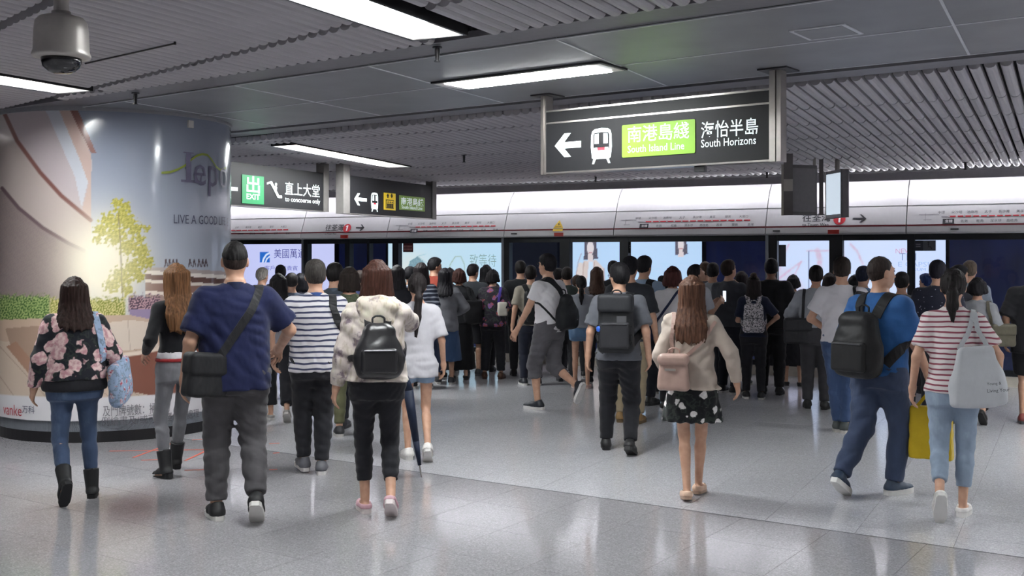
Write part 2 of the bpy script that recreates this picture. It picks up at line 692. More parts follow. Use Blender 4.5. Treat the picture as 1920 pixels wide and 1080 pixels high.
def ceiling_lamp(x, y, L, W, rz, z, label, flat=False):
    e = empty('ceiling_lamp', (x, y, z), label, 'lamp', rz=rz)
    h = MB()
    t = 0.02
    if flat:        # shallow fitting screwed under a closed panel
        h.box(-W / 2 - t, W / 2 + t, -L / 2 - t, L / 2 + t, -0.014, 0.0).build('housing', M_dark, e)
        MB().box(-W / 2, W / 2, -L / 2, L / 2, -0.018, -0.0142).build('reflector', M_refl, e)
        MB().box(-W / 2 + 0.015, W / 2 - 0.015, -L / 2 + 0.09, L / 2 - 0.09, -0.022, -0.0182).build('diffuser', M_tube, e)
        return e
    h.box(-W / 2 - t, W / 2 + t, -L / 2 - t, -L / 2, -0.004, 0.12).box(-W / 2 - t, W / 2 + t, L / 2, L / 2 + t, -0.004, 0.12)
    h.box(-W / 2 - t, -W / 2, -L / 2, L / 2, -0.004, 0.12).box(W / 2, W / 2 + t, -L / 2, L / 2, -0.004, 0.12)
    h.box(-W / 2 - t, W / 2 + t, -L / 2 - t, L / 2 + t, 0.12, 0.13)
    h.build('housing', M_dark, e)
    r_ = MB()
    for s in (-1, 1):
        r_.add([(-W / 2, s * L / 2, 0), (W / 2, s * L / 2, 0), (W / 2 - 0.03, s * (L / 2 - 0.14), 0.07), (-W / 2 + 0.03, s * (L / 2 - 0.14), 0.07)], [(0, 1, 2, 3)])
        r_.add([(s * W / 2, -L / 2, 0), (s * W / 2, L / 2, 0), (s * (W / 2 - 0.03), L / 2 - 0.14, 0.07), (s * (W / 2 - 0.03), -L / 2 + 0.14, 0.07)], [(0, 1, 2, 3)])
    r_.build('reflector', M_refl, e)
    MB().box(-W / 2 + 0.025, W / 2 - 0.025, -L / 2 + 0.12, L / 2 - 0.12, 0.066, 0.075).build('diffuser', M_tube_fill if y > 8 and x != -8.13 else M_tube, e)
    return e


ceiling_lamp(-3.48, 4.96, 1.52, 0.36, 0, ZC, 'recessed fluorescent ceiling lamp cut by the top edge of the photo')
ceiling_lamp(-7.30, 5.45, 1.60, 0.36, 0, ZC, 'recessed fluorescent ceiling lamp beside the domed camera, left edge of the photo')
ceiling_lamp(-3.63, 7.22, 1.50, 0.33, R(90) + math.atan(-0.155), ZC - 0.002, 'fluorescent lamp set lengthwise in the flat metal beam above the large sign', True)
ceiling_lamp(-8.13, 11.15, 2.4, 0.34, 0, 2.946, 'long fluorescent ceiling lamp above the two smaller hanging signs').rotation_euler = (-0.032, 0, 0)
n_ = 0
for x, y in ((-3.48, 1.5), (-7.3, 1.9), (0.35, 4.3), (0.35, 0.8), (-11.1, 2.3), (-11.1, 6.0), (-3.48, -2.0), (0.35, -2.7), (-7.3, -1.6), (4.2, 3.6), (4.2, 0.1), (4.2, -3.4), (-3.48, -5.5), (0.35, -6.2), (-15, 2.7), (4.6, 10.5), (-12.2, 11.1), (0.75, 10.6), (0.75, 13.2)):  # near rows continue the ceiling pattern; the far-bay ones are added fill
    ceiling_lamp(x, y, 1.52, 0.36, 0, ZC if y < 7 else 2.93, 'fluorescent ceiling lamp outside the view, rows around the camera plus added platform fill')['group'] = 'lamps outside the view'
ceiling_lamp(3.4, 6.1, 1.5, 0.33, R(90) + math.atan(-0.155), ZC - 0.002, 'fluorescent beam lamp outside the view, past the right edge', True)

# ---- walls beyond the view
M_wall = plain('wall_panel', 'b9b4b4', 0.4)
for nm, b in (('wall_rear', (-34, 14, -10.2, -10, 0, 3.5)), ('wall_left', (-34.2, -34, -10, 20, -1.2, 3.5)), ('wall_right', (14, 14.2, -10, 20, -1.2, 3.5))):
    tag(MB().box(*b).build(nm, M_wall), kind='structure')

# ---- platform screen
YF = 15.45
wp = MB()
wp.box(-26, 12, YF - 0.03, YF + 0.12, 0.0, 0.125)
wp.box(-26, 12, YF - 0.04, YF + 0.13, 0.125, 0.135)
wp_o = wp.build('wall_platform', plain('plinth', 'c9c2b6', 0.4))
tag(wp_o, kind='structure')
M_frame = plain('screen_frame', '14171d', 0.35, 0.2)
rails = MB().box(-26, 12, YF - 0.02, YF + 0.08, 1.915, 2.0).build('top_rail', M_frame, wp_o)
MB().box(-26, 12, YF - 0.02, YF + 0.08, 0.135, 0.21).build('bottom_rail', M_frame, wp_o)
glass = NT('glass')
gl = glass.n('ShaderNodeBsdfGlossy')
gl.inputs['Roughness'].default_value = 0.02
tr = glass.n('ShaderNodeBsdfTransparent')
tr.inputs[0].default_value = (0.86, 0.90, 0.95, 1)
mx = glass.n('ShaderNodeMixShader')
fr_ = glass.n('ShaderNodeFresnel')
fr_.inputs[0].default_value = 1.55
fm = glass.n('ShaderNodeMath', operation='MULTIPLY_ADD')
fm.inputs[1].default_value = 1.3
fm.inputs[2].default_value = 0.0
glass.l(fr_.outputs[0], fm.inputs[0])
geo_ = glass.n('ShaderNodeNewGeometry')
fq = glass.n('ShaderNodeMath', operation='MULTIPLY')
inv_ = glass.n('ShaderNodeMath', operation='SUBTRACT')
inv_.inputs[0].default_value = 1.0
glass.l(geo_.outputs['Backfacing'], inv_.inputs[1])
glass.l(fm.outputs[0], fq.inputs[0])
glass.l(inv_.outputs[0], fq.inputs[1])
glass.l(fq.outputs[0], mx.inputs[0])
glass.l(tr.outputs[0], mx.inputs[1])
glass.l(gl.outputs[0], mx.inputs[2])
glass.l(mx.outputs[0], glass.out.inputs[0])
M_glass = glass.m
posts = [(574, 0.11, 1), (653, 0.10, 0), (692, 0.05, 0), (743, 0.12, 0), (950, 0.12, 1), (1060, 0.17, 0), (1171, 0.14, 0), (1448, 0.15, 1), (1568, 0.18, 0), (1708, 0.09, 0)]
px_x = [at_Y(p[0], YF)[0] for p in posts]
M_alu = plain('aluminium_strip', '9aa0a8', 0.3, 0.8)
for (p, w, silver), x in zip(posts, px_x):
    po = MB().box(-w / 2, w / 2, -0.03, 0.09, 0.13, 2.0).build('post', M_frame, wp_o, loc=(x, YF, 0))
    if silver:
        MB().box(-w / 2 - 0.012, -w / 2 + 0.03, -0.05, -0.02, 0.13, 2.0).build('metal_strip', M_alu, po)
edges = [-25.0, -22.6, -20.2, -17.8, -15.6] + px_x + [1.2, 3.6, 6.0, 9.0, 12]
for a, b in zip(edges[:-1], edges[1:]):
    MB().box(a + 0.02, b - 0.02, YF + 0.025, YF + 0.037, 0.2, 1.92).build('glass_pane', M_glass, wp_o)
for x in [-22.6, -20.2, -17.8, -15.6, 1.2, 3.6, 6.0, 9.0]:
    MB().box(-0.05, 0.05, -0.03, 0.09, 0.13, 2.0).build('post', M_frame, wp_o, loc=(x, YF, 0))

# header of curved white panels
hp = [(15.44, 1.995), (15.30, 2.0), (15.285, 2.02), (15.30, 2.098), (15.318, 2.104), (15.318, 2.116), (15.303, 2.122), (15.3565, 2.25), (15.405, 2.366), (15.42, 2.370), (15.42, 2.380), (15.409, 2.384), (15.46, 2.50), (15.55, 2.64), (15.68, 2.76), (15.86, 2.84), (16.1, 2.88)]
M_head = plain('header_panel', 'bdbdbe', 0.38, 0.15, 0.02)
M_red = plain('red_line', '8e2733', 0.4)
seams_px = [430, 568, 729, 948, 1153, 1437, 1700]
hs = [-26, -23.6, -21.2, -18.8, -16.4, -14.2] + [at_Y(p, 15.35)[0] for p in seams_px[1:]] + [-0.2, 2.0, 4.3, 6.6, 9, 12]
panels = []
for a, b in zip(hs[:-1], hs[1:]):
    vs = []
    for x in (a + 0.006, b - 0.006):
        vs += [(x, y, z) for y, z in hp]
    n = len(hp)
    me = from_arrays('header_panel', vs, [(i, i + 1, n + i + 1, n + i) for i in range(n - 1)] + [tuple(range(n - 1, -1, -1)), tuple(range(n, 2 * n))])
    o = bpy.data.objects.new('header_panel', me)
    me.materials.append(M_head)
    link(o, wp_o)
    panels.append((a, b, o))
    MB().box(a + 0.006, b - 0.006, 15.30, 15.32, 2.1005, 2.1195).build('red_line', M_red, o)
back = MB().box(-26, 12, 16.1, 16.2, 1.95, 3.42).box(-26, 12, 15.5, 16.1, 1.98, 1.995).build('header_back', M_dark, wp_o)
# lip and cove light
lip = MB().box(-26, 12, 14.995, 15.06, 2.70, 2.803).build('trim_3', plain('lip', '8a878c', 0.45))
tag(lip, kind='structure')
M_cove = emit('cove_light', 'f6f5fc', COVE_POWER)
for i in range(19):
    x = -24 + i * 1.9
    MB().tube((-0.9, 0, -0.02), (0.9, 0, -0.02), 0.02, n=8).build('lamp_or_fill_tube', M_cove, lip, loc=(x, 15.30, 2.805))
tag(MB().box(-26, 12, 15.06, 15.9, 2.93, 2.96).build('ceiling_cove', plain('cove', 'd8d5d8', 0.6)), kind='structure')

# ---- header writing
M_ink = plain('print_black', '2a2a30', 0.5)
M_inkgrey = plain('print_grey', '8d8b90', 0.5)
M_redp = plain('print_red', 'b3242f', 0.45)
M_wp = plain('print_white', 'f2f0f0', 0.5)
M_yel = plain('print_yellow', 'd2b13c', 0.5)


def panel_of(x):
    for a, b, o in panels:
        if a <= x < b:
            return o
    return panels[0][2]


tilt_y = (15.405 - 15.303) / (2.366 - 2.122)


def hsurf(x, z):
    return (x, 15.303 + (z - 2.122) * tilt_y - 0.004, z)


def hframe(x, z):
    return frame(hsurf(x, z), (1, 0, 0), (0, tilt_y, 1))


def at_head(px, py):
    a, b = ray(px)
    Y = 15.35
    for _ in range(4):
        d = Y / b
        z = CAMH + (HOR - py) * d / FOC
        Y = 15.303 + (z - 2.122) * tilt_y
    return a * Y / b, z


def circle(cx, cy, r, n=24):
    return [(cx + r * math.cos(2 * math.pi * i / n), cy + r * math.sin(2 * math.pi * i / n)) for i in range(n)]


def arrow(L, H, t):
    """arrow pointing to +x, tip at x=L, centred on y=0"""
    return [[(0, -t / 2), (L - t * 0.7, -t / 2), (L - t * 0.7, t / 2), (0, t / 2)],
            [(L, 0), (L - H / 2, H / 2), (L - H / 2 - t * 1.25, H / 2), (L - t * 1.35, 0)],
            [(L, 0), (L - t * 1.35, 0), (L - H / 2 - t * 1.25, -H / 2), (L - H / 2, -H / 2)]]


def towards(px_c):
    for (a, za), txt, w, h in (((at_head(px_c[0], px_c[4])), '往荃灣', None, 0.125), ((at_head(px_c[0], px_c[5])), 'to Tsuen Wan', px_c[1], None)):
        letters(txt, M_ink, panel_of(a), hframe(a, za), width=w, height=h, bold=0.01)
    cx, cz = at_head(px_c[2], px_c[6])
    p = panel_of(cx)
    shape2d([circle(0, 0, 0.082)], M_redp, p, hframe(cx, cz), 0.003)
    F_ = hframe(cx, cz)
    shape2d([[(-0.010, -0.05), (0.016, -0.05), (0.016, 0.052), (-0.004, 0.052), (-0.03, 0.034), (-0.022, 0.022), (-0.010, 0.03)]], M_wp, p, F_, 0.005)
    ax, az = at_head(px_c[3], px_c[6] - 1)
    shape2d(arrow(0.17, 0.12, 0.022), M_ink, panel_of(ax), hframe(ax, az), 0.003)


towards((609, 0.245, 651, 668, 433, 440, 428))
towards((1504, 0.36, 1574, 1600, 416, 424, 411))
STN = ['中環', '金鐘', '尖沙咀', '佐敦', '油麻地', '旺角', '太子', '深水埗', '長沙灣', '荔枝角', '美孚', '荔景', '葵芳', '葵興', '大窩口', '荃灣']


def route_map(x0p, x1p, yp):
    x0, z0 = at_head(x0p, yp)
    x1, _ = at_head(x1p, yp)
    p = panel_of((x0 + x1) / 2)
    L = x1 - x0
    F_ = hframe(x0, z0)
    n = 16
    st = L / (n - 1)
    bars, marks = [], []
    for i in range(n - 1):
        if i >= 1:
            bars.append([(i * st + 0.012, -0.009), ((i + 1) * st - 0.012, -0.009), ((i + 1) * st - 0.012, 0.009), (i * st + 0.012, 0.009)])
    shape2d(bars, M_redp, p, F_, 0.003, 'route_line')
    shape2d([[(0, -0.005), (st - 0.012, -0.005), (st - 0.012, 0.005), (0, 0.005)]] + [[(x_ - 0.004, -0.02), (x_ + 0.004, -0.02), (x_ + 0.004, 0.02), (x_ - 0.004, 0.02)] for x_ in [i * st for i in (1, 3, 4, 6, 9, 10, 11)]], M_inkgrey, p, F_, 0.0025, 'route_mark')
    shape2d([[(-0.28, 0.03), (-0.03, 0.03), (-0.03, 0.036), (-0.28, 0.036)], [(-0.22, -0.045), (-0.12, -0.045), (-0.12, -0.040), (-0.22, -0.040)], [(-0.2, -0.06), (-0.195, -0.06), (-0.195, 0.05), (-0.2, 0.05)]], M_inkgrey, p, F_, 0.0025, 'route_mark')
    shape2d([[(st - 0.075, -0.105), (st + 0.065, -0.105), (st + 0.065, -0.035), (st - 0.075, -0.035)]], M_ink, p, F_, 0.003, 'station_box')
    for i, s in enumerate(STN):
        up = i % 2 == 0
        z = 0.04 if up else -0.09
        letters(s, M_wp if i == 1 else M_ink, p, F_ @ Matrix.Translation((i * st, z, 0.0045 if i == 1 else 0.001)), height=0.042, center=True)


route_map(1196, 1408, 416)
route_map(768, 930, 426)
route_map(380, 541, 433)
route_map(1765, 1990, 406)
# warning triangle and red tags
tx, tz = at_head(1048, 421)
pt = panel_of(tx)
shape2d([[(-0.085, -0.06), (0.085, -0.06), (0, 0.075)]], M_yel, pt, hframe(tx, tz), 0.003, 'warning_sign')
shape2d([[(-0.085, -0.115), (0.085, -0.115), (0.085, -0.075), (-0.085, -0.075)]], M_yel, pt, hframe(tx, tz), 0.003, 'warning_sign')
shape2d([[(-0.006, -0.02), (0.02, 0.005), (0.004, 0.008), (0.012, 0.04), (-0.016, 0.004), (0.0, 0.0)], [(-0.05, -0.045), (0.05, -0.045), (0.05, -0.038), (-0.05, -0.038)]], M_ink, pt, hframe(tx, tz), 0.005, 'warning_symbol')
for px in (646, 1048, 1563):
    x = at_Y(px, 15.29)[0]
    MB().box(x - 0.075, x + 0.075, 15.272, 15.30, 2.005, 2.062).build('red_tag', plain('red_label', 'b02b23', 0.4), panel_of(x))
for px in (964, 1456, 1790):
    x = at_Y(px, 15.29)[0]
    MB().box(x - 0.05, x + 0.05, 15.275, 15.30, 2.045, 2.062).build('sensor', M_black, panel_of(x))
# notices on the glass
for px, w, h, col, nm in ((763, 0.2, 0.15, '4a1a1c', 'red_notice'), (1177, 0.07, 0.19, '2c2c30', 'notice'), (1721, 0.125, 0.14, '2b2f3a', 'notice'), (1742, 0.16, 0.14, '5c6068', 'notice')):
    x = at_Y(px, YF - 0.02)[0]
    no = MB().box(-w / 2, w / 2, -0.006, 0, -h / 2, h / 2).build(nm, plain('sticker', col, 0.4), wp_o, loc=(x, YF + 0.02, 1.84))
    Fm = frame((0, -0.008, 0), (1, 0, 0), (0, 0, 1))
    if px == 1742:
        shape2d([circle(-0.012, 0.042, 0.012, 10), [(-0.02, -0.005), (-0.004, -0.005), (-0.004, 0.028), (-0.02, 0.028)], [(-0.02, -0.012), (0.022, -0.012), (0.035, -0.045), (0.024, -0.05), (0.012, -0.022), (-0.02, -0.022)]], M_ink, no, Fm, 0.002, 'wheelchair_symbol')
    elif px == 763:
        shape2d([[(-0.08 + 0.028 * k, -0.045 + 0.05 * r_), (-0.062 + 0.028 * k, -0.045 + 0.05 * r_), (-0.062 + 0.028 * k, -0.01 + 0.05 * r_), (-0.08 + 0.028 * k, -0.01 + 0.05 * r_)] for k in range(6) for r_ in (0, 1)], plain('pale_red', 'a0706a', 0.5), no, Fm, 0.002, 'notice_print')
    else:
        shape2d([[(-0.03, -0.02 + 0.03 * k), (0.03, -0.02 + 0.03 * k), (0.03, -0.005 + 0.03 * k), (-0.03, -0.005 + 0.03 * k)] for k in range(2)], M_inkgrey, no, Fm, 0.002, 'notice_print')
x = at_Y(1452, YF)[0]
MB().box(x + 0.06, x + 0.16, YF + 0.012, YF + 0.02, 1.55, 1.86).build('notice', plain('sticker', '3a3f4a', 0.4), wp_o)

# ---- track side behind the glass
YT = 19.4
M_navy = NT('tunnel_wall')
f_ = M_navy.noise(M_navy.coord((1, 1, 0.25)), 1.6, 4)
M_navy.l(M_navy.ramp(f_, [(0.35, (0.12, 0.13, 0.28)), (0.6, (0.14, 0.18, 0.60)), (0.75, (0.22, 0.24, 0.55))]), M_navy.b.inputs['Base Color'])
M_navy.b.inputs['Roughness'].default_value = 0.4
tag(MB().box(-36, 14, YT, YT + 0.2, -1.2, 3.4).build('wall_tunnel', M_navy.m), kind='structure')
tag(MB().box(-34, 14, 15.62, YT, -1.25, -1.2).build('track_bed', plain('ballast', '2a2a2e', 0.9)), kind='structure')
tag(MB().box(-34, 14, 16.2, YT, 2.9, 2.95).build('ceiling_tunnel', plain('tunnel_ceiling', '101014', 0.9)), kind='structure')
M_tun_fill = emit('tunnel_fill_tube', 'dfe6ff', 5.0)  # fill light added to lift the dark wall behind the glass
for i in range(12):
    MB().tube((-0.75, 0, 0), (0.75, 0, 0), 0.02, n=8).build('lamp_or_fill_tube', M_tun_fill, wp_o, loc=(-25 + i * 3.0, 16.35, 2.75))  # unseen added tubes, hidden behind the header
gx0, gx1 = at_Y(958, YT)[0], at_Y(1050, YT)[0]
tag(MB().box(gx0, gx1, YT - 0.12, YT, -1.2, 2.9).build('column_tunnel', plain('grey_pier', '7e7f92', 0.5)), kind='structure')


def paint_grid(name, O, ex, ey, W, H, nx, ny, fn, mat, parent):
    """flat printed picture: colours per vertex from fn(u,v) with u,v in 0..1"""
    U, Vv = np.meshgrid(np.linspace(0, 1, nx), np.linspace(0, 1, ny))
    O, ex, ey = np.array(O), np.array(ex), np.array(ey)
    P = O + U[..., None] * ex * W + Vv[..., None] * ey * H
    col = fn(U, Vv)
    return grid_mesh(name, P, col, mat, parent)


def grid_mesh(name, P, col, mat, parent):
    ny, nx = P.shape[:2]
    idx = np.arange(nx * ny).reshape(ny, nx)
    F = np.stack([idx[:-1, :-1], idx[:-1, 1:], idx[1:, 1:], idx[1:, :-1]], -1).reshape(-1, 4)
    me = from_arrays(name, P.reshape(-1, 3), F, True)
    a = me.color_attributes.new('print', 'FLOAT_COLOR', 'POINT')
    c = np.clip(col.reshape(-1, 3), 0, 1)
    lin = np.where(c <= 0.04045, c / 12.92, ((c + 0.055) / 1.055) ** 2.4)
    a.data.foreach_set('color', np.concatenate([lin, np.ones((len(lin), 1))], 1).astype(np.float32).ravel())
    me.materials.append(mat)
    o = bpy.data.objects.new(name, me)
    return link(o, parent)


def print_mat(name, emission=0.0, rough=0.25):
    q = NT(name)
    at = q.n('ShaderNodeAttribute')
    at.attribute_name = 'print'
    q.l(at.outputs['Color'], q.b.inputs['Base Color'])
    q.b.inputs['Roughness'].default_value = rough
    if emission:
        q.l(at.outputs['Color'], q.b.inputs['Emission Color'])
        q.b.inputs['Emission Strength'].default_value = emission
        q.b.inputs['Base Color'].default_value = (0, 0, 0, 1)
    return q.m


M_box = print_mat('backlit_print', 1.15)
H8 = lambda h: np.array([int(h[i:i + 2], 16) / 255 for i in (0, 2, 4)])


def sm(a, b, x):
    t = np.clip((x - a) / (b - a), 0, 1)
    return t * t * (3 - 2 * t)


def blend(c, m, col):
    return c * (1 - m[..., None]) + np.asarray(col) * m[..., None]


def curve_band(X, Y, pts, w):
    """soft mask around a polyline"""
    d = np.full(X.shape, 9e9)
    for (ax, ay), (bx, by) in zip(pts[:-1], pts[1:]):
        vx, vy = bx - ax, by - ay
        t = np.clip(((X - ax) * vx + (Y - ay) * vy) / (vx * vx + vy * vy + 1e-9), 0, 1)
        d = np.minimum(d, np.hypot(X - ax - t * vx, Y - ay - t * vy))
    return 1 - sm(w * 0.5, w * 1.0 + 1e-6, d)


def poly_mask(X, Y, P):
    m = np.zeros(X.shape, bool)
    j = len(P) - 1
    for i in range(len(P)):
        xi, yi = P[i]
        xj, yj = P[j]
        c = ((yi > Y) != (yj > Y)) & (X < (xj - xi) * (Y - yi) / (yj - yi + 1e-12) + xi)
        m ^= c
        j = i
    return m.astype(float)


def nz(X, Y, s, seed=0):
    """cheap smooth value noise in 0..1"""
    r = np.random.default_rng(seed)
    out = np.zeros(X.shape)
    for k in range(6):
        a = r.uniform(0, 6.28)
        f = s * r.uniform(0.6, 1.9)
        out += np.sin((X * math.cos(a) + Y * math.sin(a)) * f + r.uniform(0, 6.28) + 1.7 * np.sin((X * math.sin(a) - Y * math.cos(a)) * f * 0.6 + k))
    return 0.5 + out / 7


def light_box(px0, px1, label, fn, tint):
    x0, x1 = at_Y(px0, YT - 0.1)[0], at_Y(px1, YT - 0.1)[0]
    W, z0, z1 = x1 - x0, 0.35, 1.985
    e = empty('light_box', ((x0 + x1) / 2, YT, z0), label, 'advertisement')
    m = MB()
    t = 0.05
    H = z1 - z0
    m.box(-W / 2 - t, W / 2 + t, -0.1, 0, -t, 0).box(-W / 2 - t, W / 2 + t, -0.1, 0, H, H + t)
    m.box(-W / 2 - t, -W / 2, -0.1, 0, 0, H).box(W / 2, W / 2 + t, -0.1, 0, 0, H)
    m.build('frame', M_dark, e)
    # artwork coordinates: column px0..px1 across, row 447..585 down
    f2 = lambda U, V: fn(px0 + U * (px1 - px0), 585 - V * 140.0)
    nx = int(W / 0.018)
    paint_grid('print', (-W / 2, -0.08, 0), (1, 0, 0), (0, 0, 1), W, H, nx, 90, f2, M_box, e)
    return e, x0, W, z0, H


def base(X, c0, c1):
    t = nz(X, X * 0, 0.02, 3)
    return H8(c0) * (1 - t[..., None]) + H8(c1) * t[..., None]


def ad_a(X, Y):
    c = base(X, 'cfcdf0', 'd9d6f6')
    b = poly_mask(X, Y, [(490, 461), (509, 461), (509, 482), (490, 482)])
    c = blend(c, b, H8('2f6fc4'))
    c = blend(c, b * np.maximum(curve_band(X, Y, [(495, 484), (497, 475), (502, 467), (511, 462)], 2.2), curve_band(X, Y, [(500, 484), (503, 475), (511, 468)], 1.6)), H8('f4f6ff'))
    return c


def ad_b(X, Y):
    c = base(X, 'cbe6f2', 'd8ebe9')
    c = blend(c, np.exp(-((X - 770) / 40) ** 2 - ((Y - 500) / 45) ** 2) * 0.8, H8('f3f0dc'))
    c = blend(c, poly_mask(X, Y, [(762, 498), (770, 478), (784, 470), (796, 480), (806, 500), (800, 520), (765, 520)]) * (0.75 + 0.25 * nz(X, Y, 0.9, 5)), H8('7f9fa6'))
    for a in ((784, 470, 815, 490), (784, 470, 812, 505), (784, 470, 800, 466)):
        c = blend(c, curve_band(X, Y, [a[:2], a[2:]], 1.0) * 0.5, H8('9db4b4'))
    c = blend(c, curve_band(X, Y, [(842, 512), (846, 485), (856, 470), (866, 470), (873, 485), (873, 510)], 1.2) * 0.7, H8('a9b48f'))
    return c


def woman(c, X, Y, cx, s, top):
    P_ = lambda pts: [(cx + x * s, top + y * s) for x, y in pts]
    c = blend(c, poly_mask(X, Y, P_([(-11, -14), (11, -14), (14, 8), (15, 17), (6, 18), (-7, 19), (-13, 18), (-12, 6)])) * (0.8 + 0.2 * nz(X, Y, 1.2, 9)), H8('5a5058'))
    c = blend(c, sm(1.0, 0.8, np.hypot((X - cx) / (7.5 * s), (Y - top + 1) / (13 * s))), H8('f0e0da'))
    c = blend(c, poly_mask(X, Y, P_([(-4, 8), (4, 8), (6, 22), (-6, 22)])), H8('ecd8d0'))
    c = blend(c, curve_band(X, Y, P_([(-2.5, 6.5), (2.5, 6.5)]), 1.0 * s), H8('c98a8c'))
    return c


def ad_c(X, Y):
    c = base(X, 'c4dcf3', 'cbe2f6')
    c = blend(c, poly_mask(X, Y, [(1095, 478), (1120, 476), (1135, 490), (1136, 590), (1080, 590), (1082, 500)]), H8('e4cfc2'))
    c = blend(c, poly_mask(X, Y, [(1078, 505), (1086, 480), (1095, 482), (1090, 505)]), H8('ead8cc'))
    c = blend(c, poly_mask(X, Y, [(1106, 474), (1114, 474), (1106, 560), (1098, 540)]), H8('dbe8f4'))
    for p in ([(1095, 480), (1092, 520), (1094, 560)], [(1116, 480), (1110, 520), (1100, 560)], [(1079, 505), (1084, 480), (1090, 466)], [(1135, 490), (1136, 540)]):
        c = blend(c, curve_band(X, Y, p, 1.3) * 0.6, H8('b79c92'))
    c = woman(c, X, Y, 1108, 1.0, 457)
    c = woman(c, X, Y, 1278, 0.85, 452)
    return c


def ad_d(X, Y):
    c = base(X, 'dbe5fb', 'e6ecfd')
    pink = H8('e6b6bf')
    for p, w in (([(1462, 490), (1468, 470), (1480, 452)], 2.5), ([(1458, 505), (1480, 492), (1505, 478)], 2.5), ([(1490, 500), (1500, 485), (1504, 478)], 2), ([(1600, 452), (1612, 462), (1622, 480)], 3), ([(1582, 452), (1588, 480), (1592, 520)], 4), ([(1536, 462), (1541, 475), (1539, 500)], 7), ([(1516, 462), (1558, 462)], 2)):
        c = blend(c, curve_band(X, Y, p, w) * 0.7 * (0.5 + 0.5 * nz(X, Y, 0.4, 2)), pink)
    c = blend(c, curve_band(X, Y, [(1519, 462), (1519, 520)], 0.9) * 0.8, H8('6a6f86'))
    c = blend(c, sm(1, 0.9, np.hypot((X - 1462) / 60, (Y - 545) / 60)) * 0.25, pink)
    return c


boxes = []
boxes.append(light_box(395, 627, 'lavender backlit billboard with blue square logo and Chinese lettering, across the track', ad_a, ''))
boxes.append(light_box(727, 945, 'pale blue backlit billboard with grey umbrella drawing across the track', ad_b, ''))
boxes.append(light_box(1070, 1316, 'pale blue backlit billboard showing women in beige jackets across the track', ad_c, ''))
boxes.append(light_box(1458, 1773, 'white backlit billboard with pink swirls and capsule lettering across the track', ad_d, ''))


def ad_text(k, px, py, s, h, col, w=None):
    e, x0, W, z0, H = boxes[k]
    x = at_Y(px, YT - 0.1)[0]
    z = z_at(px, py, YT - 0.1)
    letters(s, emit('ad_ink', col, 1.0), e, frame((x - e.location.x, -0.083, z - z0), (1, 0, 0), (0, 0, 1)), height=h, width=w)


ad_text(0, 513, 484, '美國萬通', 0.21, '4a4a86')
ad_text(0, 495, 507, '客戶尊享貴賓', 0.11, '6a6a9a', 0.95)
ad_text(1, 880, 500, '致等待', 0.26, '9fb3a8', 0.62)
ad_text(3, 1679, 475, 'NEW', 0.08, 'dba6ae')
ad_text(3, 1686, 488, 'TIN', 0.12, 'a3abc4')
ad_text(3, 1684, 500, 'E CAPSULES', 0.085, 'b9c2d8', 0.78)
ad_text(3, 1700, 508, 'SERUM', 0.05, 'aab2c8', 0.3)
# ------------------------------------------------------------------ round column with its printed wrap
CX, CY, CR = -8.60, 7.88, 1.13
col_b = MB().lathe([(CR - 0.02, 0), (CR - 0.02, 0.2)], (0, 0, 0), 96)
column = MB().lathe([(CR - 0.02, 0.1), (CR - 0.02, ZC + 0.02)], (0, 0, 0), 96).build('column', plain('column_core', 'b9bfca', 0.3), loc=(CX, CY, 0), smooth=False)
tag(column, kind='structure')
col_b.build('plinth', plain('black_plinth', '1b1a1d', 0.35), column, smooth=False)
MB().lathe([(CR + 0.012, ZC - 0.03), (CR + 0.012, ZC + 0.012)], (0, 0, 0), 96).build('top_ring', plain('ring', '8b8c92', 0.4), column)

toC = math.atan2(-CX, -CY)


def col_pt(th, z, r=CR):
    """th measured around the column, 0 = towards the open floor, growing to the right seen from there"""
    a = math.atan2(-CY, -CX) + th
    return CX + r * math.cos(a), CY + r * math.sin(a), z


def artwork(x, y, z):
    d = x * FW[0] + y * FW[1]
    return 960 + FOC * (x * RT[0] + y * RT[1]) / d, HOR - FOC * (z - CAMH) / d


